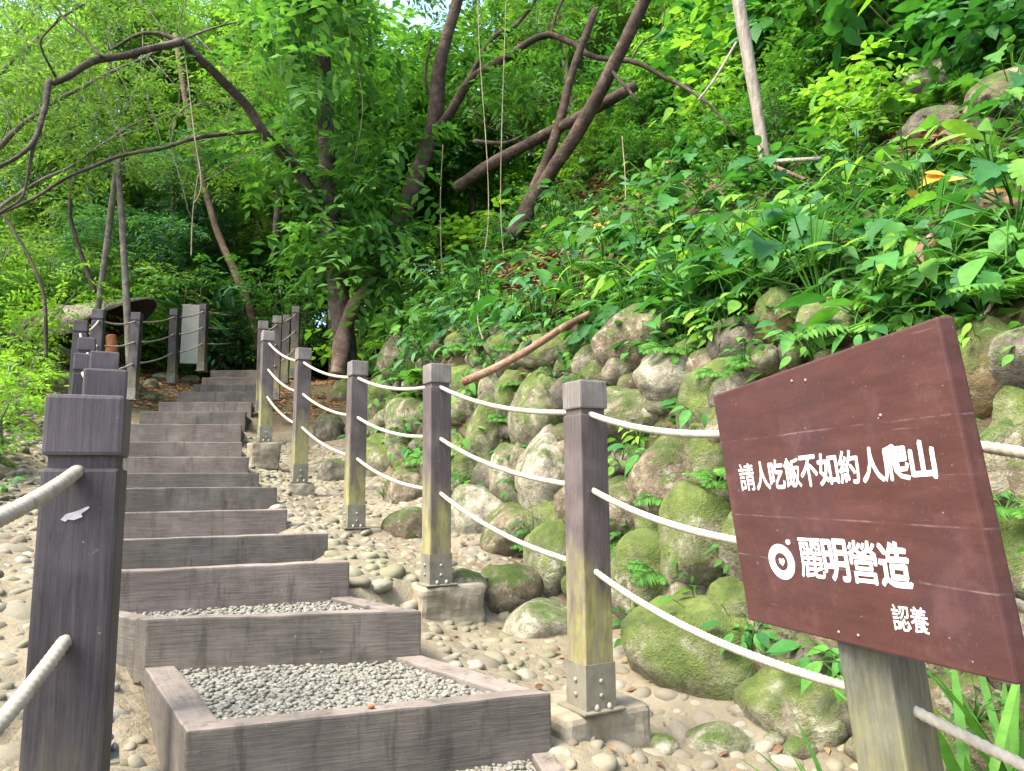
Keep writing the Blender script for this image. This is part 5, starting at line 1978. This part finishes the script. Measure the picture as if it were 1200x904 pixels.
# ------------------------------------------------------------------ left background: shell, panel
base = P(120, 425, 11.0)
root = empty('hollow_shell', base)
tag(root, 'weathered grey brown pipe-like shell with a dark slanting mouth, lying behind the left posts', 'shell')
ax0, ax1 = P(52, 398, 11.6), P(176, 372, 10.9)
axd = (ax1 - ax0)
n_, sg_ = 16, 28
tx = axd.normalized(); upv = Vector((0, 0, 1)); sv = tx.cross(upv).normalized(); upv = sv.cross(tx)
V, Fc = [], []
Rr = .62
for layer in (0, 1):
    for i in range(n_ + 1):
        t = i / n_
        for k in range(sg_ + 1):
            a_ = math.pi * (-.08 + 1.16 * k / sg_)
            q = math.sin(a_)
            # the mouth is cut slantwise: the top reaches farther than the foot
            tt = t * (0.50 + .52 * max(0, q) ** .8)
            rr_ = (Rr - .05 * layer) * (1 - .30 * t ** 1.5) * (1 + .03 * mnoise.noise(Vector((t * 4, k * .3, 0))))
            V.append(ax0 + axd * tt + sv * math.cos(a_) * rr_ + upv * (math.sin(a_) * rr_ * .82 - .06))
m1 = (n_ + 1) * (sg_ + 1)
id_ = lambda l, i, k: l * m1 + i * (sg_ + 1) + k
Fo, Fi = [], []
for i in range(n_):
    for k in range(sg_):
        Fo.append((id_(0, i, k), id_(0, i, k + 1), id_(0, i + 1, k + 1), id_(0, i + 1, k)))
        Fi.append((id_(1, i, k), id_(1, i + 1, k), id_(1, i + 1, k + 1), id_(1, i, k + 1)))
for k in range(sg_):
    Fo.append((id_(0, n_, k), id_(0, n_, k + 1), id_(1, n_, k + 1), id_(1, n_, k)))
    Fo.append((id_(0, 0, k), id_(1, 0, k), id_(1, 0, k + 1), id_(0, 0, k + 1)))
V = [v[:] for v in V]
mb = MB(); mb.add(V, Fo); mb.build('outer_skin', M['shell'], root)
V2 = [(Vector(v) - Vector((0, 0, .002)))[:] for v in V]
mb = MB(); mb.add(V2, Fi); mb.build('shade_lining', M['hollow'], root)  # inner face coloured near black in place of its shade
# sheet closing the hollow, its near-black colour painting the shade inside
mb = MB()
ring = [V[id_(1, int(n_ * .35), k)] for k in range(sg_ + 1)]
mb.add(ring, [tuple(range(len(ring)))], False); mb.build('shade_back', M['hollow'], root)
for tt in (.30,):
    i = int(n_ * tt)
    mb = MB(); mb.tube([Vector(V[id_(0, i, k)]) for k in range(sg_ + 1)], .03, 6, lump=.2); mb.build('rib', M['shell'], root)
mb = MB(); px_tube(mb, [(131, 424, 10.75), (131, 408, 10.75), (130, 394, 10.78)], .10, .075, 10, 6, .2, 4)
tag(mb.build('clay_support', M['rust'], None, P(131, 424, 10.75)), 'orange brown rounded support under the mouth of the hollow shell', 'support')

a_, b_ = P(212, 424, 13.6), P(233, 424, 13.6)
mb = MB(); mb.box((0, 0, .54), (.34, .05, 1.12), .008)
o = mb.build('grey_panel', M['panel']); c = (a_ + b_) / 2; o.location = (c.x, c.y, c.z - .02); o.rotation_euler = (0, 0, R(14))
tag(o, 'plain pale grey upright panel between two dark posts near the stair top', 'panel')

# ------------------------------------------------------------------ slope plants
BP = [
    (broad_proto(201, 13, .21, T_OV, M['leaf_broad'], .42, .52), 'leafy_plant', 'broad-leaved plant'),
    (broad_proto(202, 12, .22, T_LB, M['leaf_broad'], .42, .78, droop=.65), 'split_leaf_plant', 'split-leaved plant'),
    (broad_proto(203, 16, .15, T_OV, M['leaf_mid'], .36, .55), 'leafy_plant', 'small-leaved green plant'),
    (fern_proto(204, 10, .55, M['leaf_mid']), 'fern', 'fern'),
    (broad_proto(205, 15, .22, T_OV, M['leaf_bright'], .42, .36), 'leafy_plant', 'bright narrow-leaved plant'),
    (broad_proto(206, 20, .11, T_OV, M['leaf_dark'], .34, .5), 'leafy_plant', 'dark small-leaved plant'),
    (broad_proto(207, 18, .18, T_OV, M['leaf_blue'], .46, .34), 'leafy_plant', 'dark narrow-leaved plant'),
    (broad_proto(208, 10, .23, T_LB, M['leaf_mid'], .46, .82, droop=.65), 'split_leaf_plant', 'light green split-leaved plant'),
]
GRS = grass_proto(221, 46, .34, .010, M['leaf_mid'])
BLD = grass_proto(222, 16, .55, .032, M['leaf_mid'], 'strap_leaf_plant', .05, .35)


def reg_slope(r_):
    Y = 2.2 + 10.5 * r_.random() ** .9
    x = r_.uniform(-2.6, .78 * Y)
    dw = wall_d(x, Y)
    if dw > 6 or dw < .66 and not (dw > .34 and x < .04 * Y): return None
    z = tz(x, Y)
    q = proj((x, Y, z + .1))
    if q is None or not (-60 < q[0] < 1290 and -80 < q[1] < 900): return None
    if in_clear(np.array([x]), np.array([Y]))[0] and r_.random() < .85: return None
    if 600 < q[0] < 730 and 195 < q[1] < 250 and r_.random() < .75: return None
    if 880 < q[0] < 960 and 335 < q[1] < 372 and r_.random() < .7: return None
    return (x, Y)


kinds = {'leafy_plant': 'leafy plants on the slope', 'split_leaf_plant': 'split-leaved plants on the slope', 'fern': 'ferns on the slope'}
for (x, y) in scatter(285, reg_slope, .19, seed=21, tries=9000):
    right = x > .22 * y
    w = [5, 3, 5, 2, 3, 3, 2, 2] if right else [2, .8, 4, 2.5, .8, 5, 4, .3]
    k = rnd.choices(range(8), w)[0]
    s = rnd.uniform(.7, 1.3) * (.95 if right else .95)
    pr_, nm, ds = BP[k]
    place(pr_, (x, y, tz(x, y)), s, None, f'{ds} among many on the slope above the boulder wall', 'fern' if nm == 'fern' else 'plant', f'{ds}s on the slope', (rnd.uniform(-.25, .25), rnd.uniform(-.25, .25)), nm)

HP = [(770, 545, 0, .62, 'leafy sprig hanging in front of the large brown boulder, right of the nearest post'), (748, 520, 4, .4, 'small sprig on the flat grey slab right of the nearest post cap'),
      (830, 405, 4, .55, 'bright plant with one glowing leaf above the pale boulder'), (795, 420, 2, .5, 'plant trailing over the boulders left of the bright glowing leaf'),
      (690, 405, 1, .62, 'split-leaved plant hanging by the end of the reddish branch'), (670, 425, 2, .6, 'plant hanging over the mossy boulder under the reddish branch'),
      (720, 385, 1, .65, 'split-leaved plant over the long brown boulder'), (600, 405, 2, .6, 'small plant on the wall left of the reddish branch end'),
      (560, 420, 2, .55, 'green plant above the second post cap, right side'), (500, 400, 5, .9, 'dark plant hanging above the second post cap'),
      (460, 400, 5, .9, 'dark plant hanging right of the third post cap'), (530, 400, 6, .8, 'dark narrow-leaved plant above the second post'),
      (450, 360, 6, .9, 'dark narrow-leaved plant at the foot of the forked tree'), (560, 575, 0, .5, 'dark broad leaves between the second post and the brownish boulder'),
      (632, 455, 4, .35, 'tuft with two bright leaves on the leaning mossy boulder'), (596, 545, 5, .5, 'small weed beside the brownish boulder'),
      (880, 430, 3, .4, 'fern over the orange stained boulder'), (925, 410, 0, .6, 'broad leaves hanging above the top edge of the sign'),
      (1020, 350, 4, .8, 'drooping bright narrow leaves behind the sign top'), (1100, 345, 0, .8, 'broad leaves behind the top right corner of the sign'),
      (1150, 360, 1, .7, 'split leaves above the rusty moss boulder'), (1190, 300, 0, .9, 'large leaves at the right edge under the root log'),
      (1060, 300, 1, .8, 'split-leaved plant left of the broken root log'), (960, 300, 1, .9, 'large split-leaved plant above the sign, left part'),
      (905, 325, 0, .8, 'broad-leaved plant above the dark boulder'), (850, 290, 1, .8, 'split-leaved plant left of the sign, high on the slope'),
      (730, 640, 5, .5, 'small weed right of the nearest post shaft'), (738, 745, 5, .5, 'weed at the wall foot right of the nearest post'), (620, 640, 3, .35, 'ferny weed over the dark moss-patched boulder'),
      (728, 578, 3, .3, 'small fern in the wall gap right of the nearest post'), (945, 775, 0, .5, 'leafy plant under the lower edge of the sign'), (1140, 420, 4, .4, 'leaf hanging over the boulder right of the sign corner'),
      (8, 575, 0, .35, 'dark leaf drooping into the picture at the left edge'), (20, 480, 4, .5, 'pale green plant below the bright bush'), (860, 655, 5, .45, 'dry weed between the mossy boulders left of the sign')]
for px, py, k, s, lab in HP:
    c = hit(px, py)
    o = place(BP[k][0], c - ray(px, py).normalized() * .08, s, None, lab, 'fern' if BP[k][1] == 'fern' else 'plant', None, (rnd.uniform(.2, .6), 0), BP[k][1])
    o.rotation_euler = (.55, 0, rnd.uniform(-.5, .5))
GP = [(455, 585, .75, 'fern-like grass tuft left of the second post'), (575, 610, .45, 'grass tuft beside the pale low boulder'), (540, 610, .4, 'grass tuft right of the second post'),
      (1150, 800, .9, 'grass clump behind the foot of the sign post'), (890, 690, .3, 'grass tuft between the boulders left of the sign'), (770, 640, .3, 'grass tuft behind the nearest post'), (30, 520, .5, 'grass tuft on the left bank')]
for px, py, s, lab in GP:
    place(GRS, hit(px, py), s, None, lab, 'grass clump')
for px, py, Y, s, lab in [(1140, 905, 2.15, 1.05, 'upright strap-leaved plant right of the sign post'), (1185, 900, 2.3, .9, 'strap-leaved plant at the lower right corner'), (985, 915, 2.05, .6, 'single green blades left of the sign post')]:
    p = P(px, py, Y); p.z = min(p.z, tz(p.x, p.y) + .25)
    place(BLD, p, s, None, lab, 'plant')

def reg_head(r_):
    Y = 2.2 + 7.4 * r_.random()
    x = r_.uniform(-2.6, 3.2)
    dw = wall_d(x, Y)
    if dw < .40 or dw > 1.25: return None
    q = proj((x, Y, tz(x, Y) + .1))
    if q is None or not (405 < q[0] < 1230 and 200 < q[1] < 480): return None
    if 575 < q[0] < 715 and 310 < q[1] < 368: return None
    if q[0] > 640 and dw < .62: return None
    return (x, Y)


for (x, y) in scatter(95, reg_head, .14, seed=77):
    k = rnd.choice([2, 5, 5, 6, 3, 2, 0])
    pr_, nm, ds = BP[k]
    place(pr_, (x, y, tz(x, y)), rnd.uniform(.7, 1.15), None, f'{ds} among many on the slope above the boulder wall', 'fern' if nm == 'fern' else 'plant', f'{ds}s on the slope', (rnd.uniform(.1, .4), 0), nm)

def reg_joint(r_):
    Y = 2.0 + 8.0 * r_.random()
    x = r_.uniform(-2.6, 3.0)
    dw = wall_d(x, Y)
    if dw < .06 or dw > .66: return None
    q = proj((x, Y, tz(x, Y) + .05))
    if q is None or not (395 < q[0] < 1230 and 330 < q[1] < 850): return None
    if q[0] > 640 and dw < .3 and r_.random() < .6: return None
    return (x, Y)


for (x, y) in scatter(88, reg_joint, .16, seed=91):
    k = rnd.choice([2, 5, 5, 3, 3, 2, 0])
    pr_, nm, ds = BP[k]
    p = Vector((x, y, tz(x, y)))
    o = place(pr_, p - Vector(p).normalized() * .15, rnd.uniform(.30, .60) * (1.25 if x < .0 else 1), None, f'small {ds} rooted in the joints of the boulder wall', 'fern' if nm == 'fern' else 'plant', f'{ds}s in the wall joints', (rnd.uniform(.3, .7), 0), nm)
    o.rotation_euler = (.5, 0, rnd.uniform(-.7, .5))

# big heart leaves, upper right
TAR = []
for sd in (1, 2):
    g = np.random.default_rng(300 + sd)
    lv = LV(); sb = MB()
    for k in range(7):
        a = k * 2.4; L = g.uniform(.6, 1.1)
        e = Vector((math.cos(a) * L * .55, math.sin(a) * L * .55, L))
        sb.tube([Vector((0, 0, -.1)), Vector((e.x * .3, e.y * .3, e.z * .6)), e], [.022, .017, .010], 6)
        lv.add(T_TA, np.array(e[:]), np.array([math.cos(a), math.sin(a), -.55]), np.array([math.cos(a) * .4, math.sin(a) * .4, 1.0]) + g.normal(0, .2, 3), g.uniform(.30, .46), g.uniform(.28, .40), .3)
    root = empty('taro_plant')
    link_mesh('stem', sb.mesh('stem', M['leaf_mid']), root)
    link_mesh('foliage', lv.bake('foliage', M['leaf_bright'] if sd == 2 else M['leaf_lime']), root)
    TAR.append(root)
for k, (px, py, Y, s, lab) in enumerate([(1145, 95, 6.2, 1.0, 'big heart-leaved plant glowing yellow green on the bank at upper right'), (1080, 80, 7.0, 1.0, 'tall heart-leaved plant at the top right, left of the glowing one'),
                                        (1200, 60, 6.6, 1.1, 'heart-leaved plant at the top right corner'), (1010, 60, 7.6, 1.0, 'heart-leaved plant above the dark hollow at upper right'), (655, 200, 10.6, .55, 'single pale heart-leaved plant behind the leaning logs')]):
    p = P(px, py, Y); p.z = tz(p.x, p.y)
    place(TAR[k % 2], p, s, None, lab, 'plant')
for px, py, s, lab in [(1105, 232, .10, 'yellow orange dead leaf on the slope above the sign'), (866, 145, .07, 'small yellow leaf left of the pale hanging trunk'), (705, 280, .06, 'yellow leaf tuft on the slope right of the crossed logs')]:
    c = hit(px, py) - ray(px, py).normalized() * .25 + Vector((0, 0, .12))
    lv = LV(); g = np.random.default_rng(int(px))
    lv.add(T_OV, np.zeros((4, 3)) + g.normal(0, .02, (4, 3)), rvec(g, 4) * np.array([1, .3, .3]), np.tile([0, -.6, .8], (4, 1)) + g.normal(0, .3, (4, 3)), np.full(4, s * 1.3), np.full(4, s), np.full(4, .2))
    tag(link_mesh('yellow_leaf', lv.bake('yellow_leaf', M['leaf_yellow']), None, c), lab, 'leaf')
c = hit(991, 772)
mb = MB(); mb.add([(-.03, 0, -.02), (.02, -.01, -.03), (.035, 0, .02), (0, .01, .03), (-.02, .015, .01)], [(0, 1, 2, 3, 4)], False); mb.add([(-.03, .004, -.02), (.02, -.006, -.03), (.035, .004, .02), (0, .014, .03), (-.02, .019, .01)], [(4, 3, 2, 1, 0)], False)
o = mb.build('litter_scrap', M['blue_scrap']); o.location = c - ray(991, 772).normalized() * .12
tag(o, 'small pale blue scrap of litter beside the sign post', 'scrap')
# brown nut on the landing
o = link_mesh('seed_pod', boulder_mesh(901, (.012, .010, .008), M['rust'], 2), None, atz(435, 828, -.692))
tag(o, 'small reddish brown seed pod on the front beam of the wide landing', 'seed pod')

M['litter_yellow'] = leaf_mat('litter_yellow', [(.20, .12, .04), (.34, .22, .06), (.24, .13, .06), (.42, .34, .08)], 0.25, 0.65, 0.15)
# ------------------------------------------------------------------ ground cover and litter (nobody could count them)
def cover(name, n, seed, region, size, mat, label, T=None, lift=.05, flat=.5, droop=.3, asp=.5):
    g = np.random.default_rng(seed)
    x, y = region(g, n)
    z = terrain(x, y)
    k = len(x)
    a = g.uniform(0, 6.28, k)
    d = np.stack([np.cos(a), np.sin(a), g.uniform(-.3, .7, k) * flat], 1)
    nn = np.stack([g.normal(0, .5, k) * flat, g.normal(0, .5, k) * flat - .3, np.ones(k)], 1)
    p = np.stack([x, y, z + g.uniform(0, 1, k) ** 2 * lift], 1)
    lv = LV(); s_ = size * g.uniform(.5, 1.3, k)
    lv.add(T or T_SM, p, d, nn, s_, s_ * asp, np.full(k, droop))
    return tag(link_mesh(name, lv.bake(name, mat)), label, None, None, 'stuff')


def reg_cover(lo, hi, thr, sd, ymax=15, dens_y=.9):
    def f(g, n):
        y = .8 + ymax * g.random(n) ** dens_y; x = g.uniform(-3, 12, n)
        wi, wf, wd, ws = near_poly(x, y, WALL); dw = wd * ws
        ok = (dw > lo) & (dw < hi) & (vnoise(x * 1.6, y * 1.6, sd) > thr) & (x < .85 * y + .5)
        if sd in (12, 15): ok &= ~(in_clear(x, y) & (g.random(n) < .9))
        return x[ok], y[ok]
    return f


cover('ground_cover', 90000, 61, reg_cover(.45, 7, .30, 12), .085, M['leaf_dark'], 'low creeping green leaves covering the slope', None, .16, 1.0)
cover('ground_cover', 60000, 62, reg_cover(.5, 7, .42, 15), .115, M['leaf_mid'], 'brighter low leaves covering parts of the slope', T_OV, .22, 1.0)
cover('leaf_litter', 22000, 63, reg_cover(.35, 9, .25, 18), .075, M['litter'], 'dead brown leaves lying on the slope', T_SM, .03, .35)


cover('leaf_litter', 260000, 68, lambda g, n: (lambda x, y: (lambda m: (x[m], y[m]))(in_clear(x, y)))(g.uniform(-3, 6, n), g.uniform(3, 14, n)), .085, M['litter'], 'brown leaf litter and dry debris in the open patches of the slope', T_OV, .05, .5)


def reg_left(g, n):
    y = g.uniform(1.5, 14, n); x = g.uniform(-11, -1, n)
    _, d = ramp_z(x, y)
    ok = (d < -2.0) & (vnoise(x * 1.2, y * 1.2, 31) > .25) | ((d < -1.6) & (vnoise(x * 2, y * 2, 33) > .7))
    return x[ok], y[ok]


cover('ground_cover', 26000, 64, reg_left, .085, M['leaf_olive'], 'low green growth on the left bank', None, .25, 1.0)


def reg_orange(g, n):
    y = g.uniform(11, 18, n); x = g.uniform(-7.5, -2.6, n)
    _, d = ramp_z(x, y)
    ok = (np.abs(d) < 3) & ((np.abs(d) > .62) | (y > 13.6))
    return x[ok], y[ok]


cover('leaf_litter', 9000, 65, reg_orange, .10, M['litter_orange'], 'orange brown fallen leaves around the stair top', T_SM, .03, .3)
cover('leaf_litter', 500, 66, lambda g, n: (lambda x, y: (x[np.abs(ramp_z(x, y)[1]) < 1.7], y[np.abs(ramp_z(x, y)[1]) < 1.7]))(g.uniform(-5, 2, n), g.uniform(2, 11, n)), .035, M['litter'], 'a few dead leaves scattered along the stairs', T_SM, .02, .3)
cover('leaf_litter', 1500, 70, reg_cover(.6, 5, .40, 44), .11, M['litter_yellow'], 'scattered yellowed and dead leaves lying on the slope plants', T_OV, .30, 1.0)
cover('leaf_litter', 1600, 71, lambda g, n: (lambda x, y: (lambda w: (x[(w > -.9) & (w < .5)], y[(w > -.9) & (w < .5)]))((lambda q: q[2] * q[3])(near_poly(x, y, WALL))))(g.uniform(-2.5, 2.4, n), g.uniform(1, 9.5, n)), .05, M['litter'], 'dead leaves caught at the foot of the boulder wall', T_OV, .03, .5)
# moss-like small weeds in the wall joints
cover('wall_weeds', 9000, 67, lambda g, n: (lambda x, y: (lambda m: (x[m], y[m]))((lambda w: ((w[2] * w[3]) > .08) & ((w[2] * w[3]) < .8) & (vnoise(x * 3, y * 3, 41) > .52))(near_poly(x, y, WALL))))(g.uniform(-2.5, 2.6, n * 6), g.uniform(.9, 9.5, n * 6)), .05, M['leaf_mid'], 'tiny weeds growing in the joints of the boulder wall', T_SM, .10, 1.0)

for q in SP: drop(q[0])
for q in BP: drop(q[0])
for q in TAR: drop(q)
drop(GRS); drop(BLD)
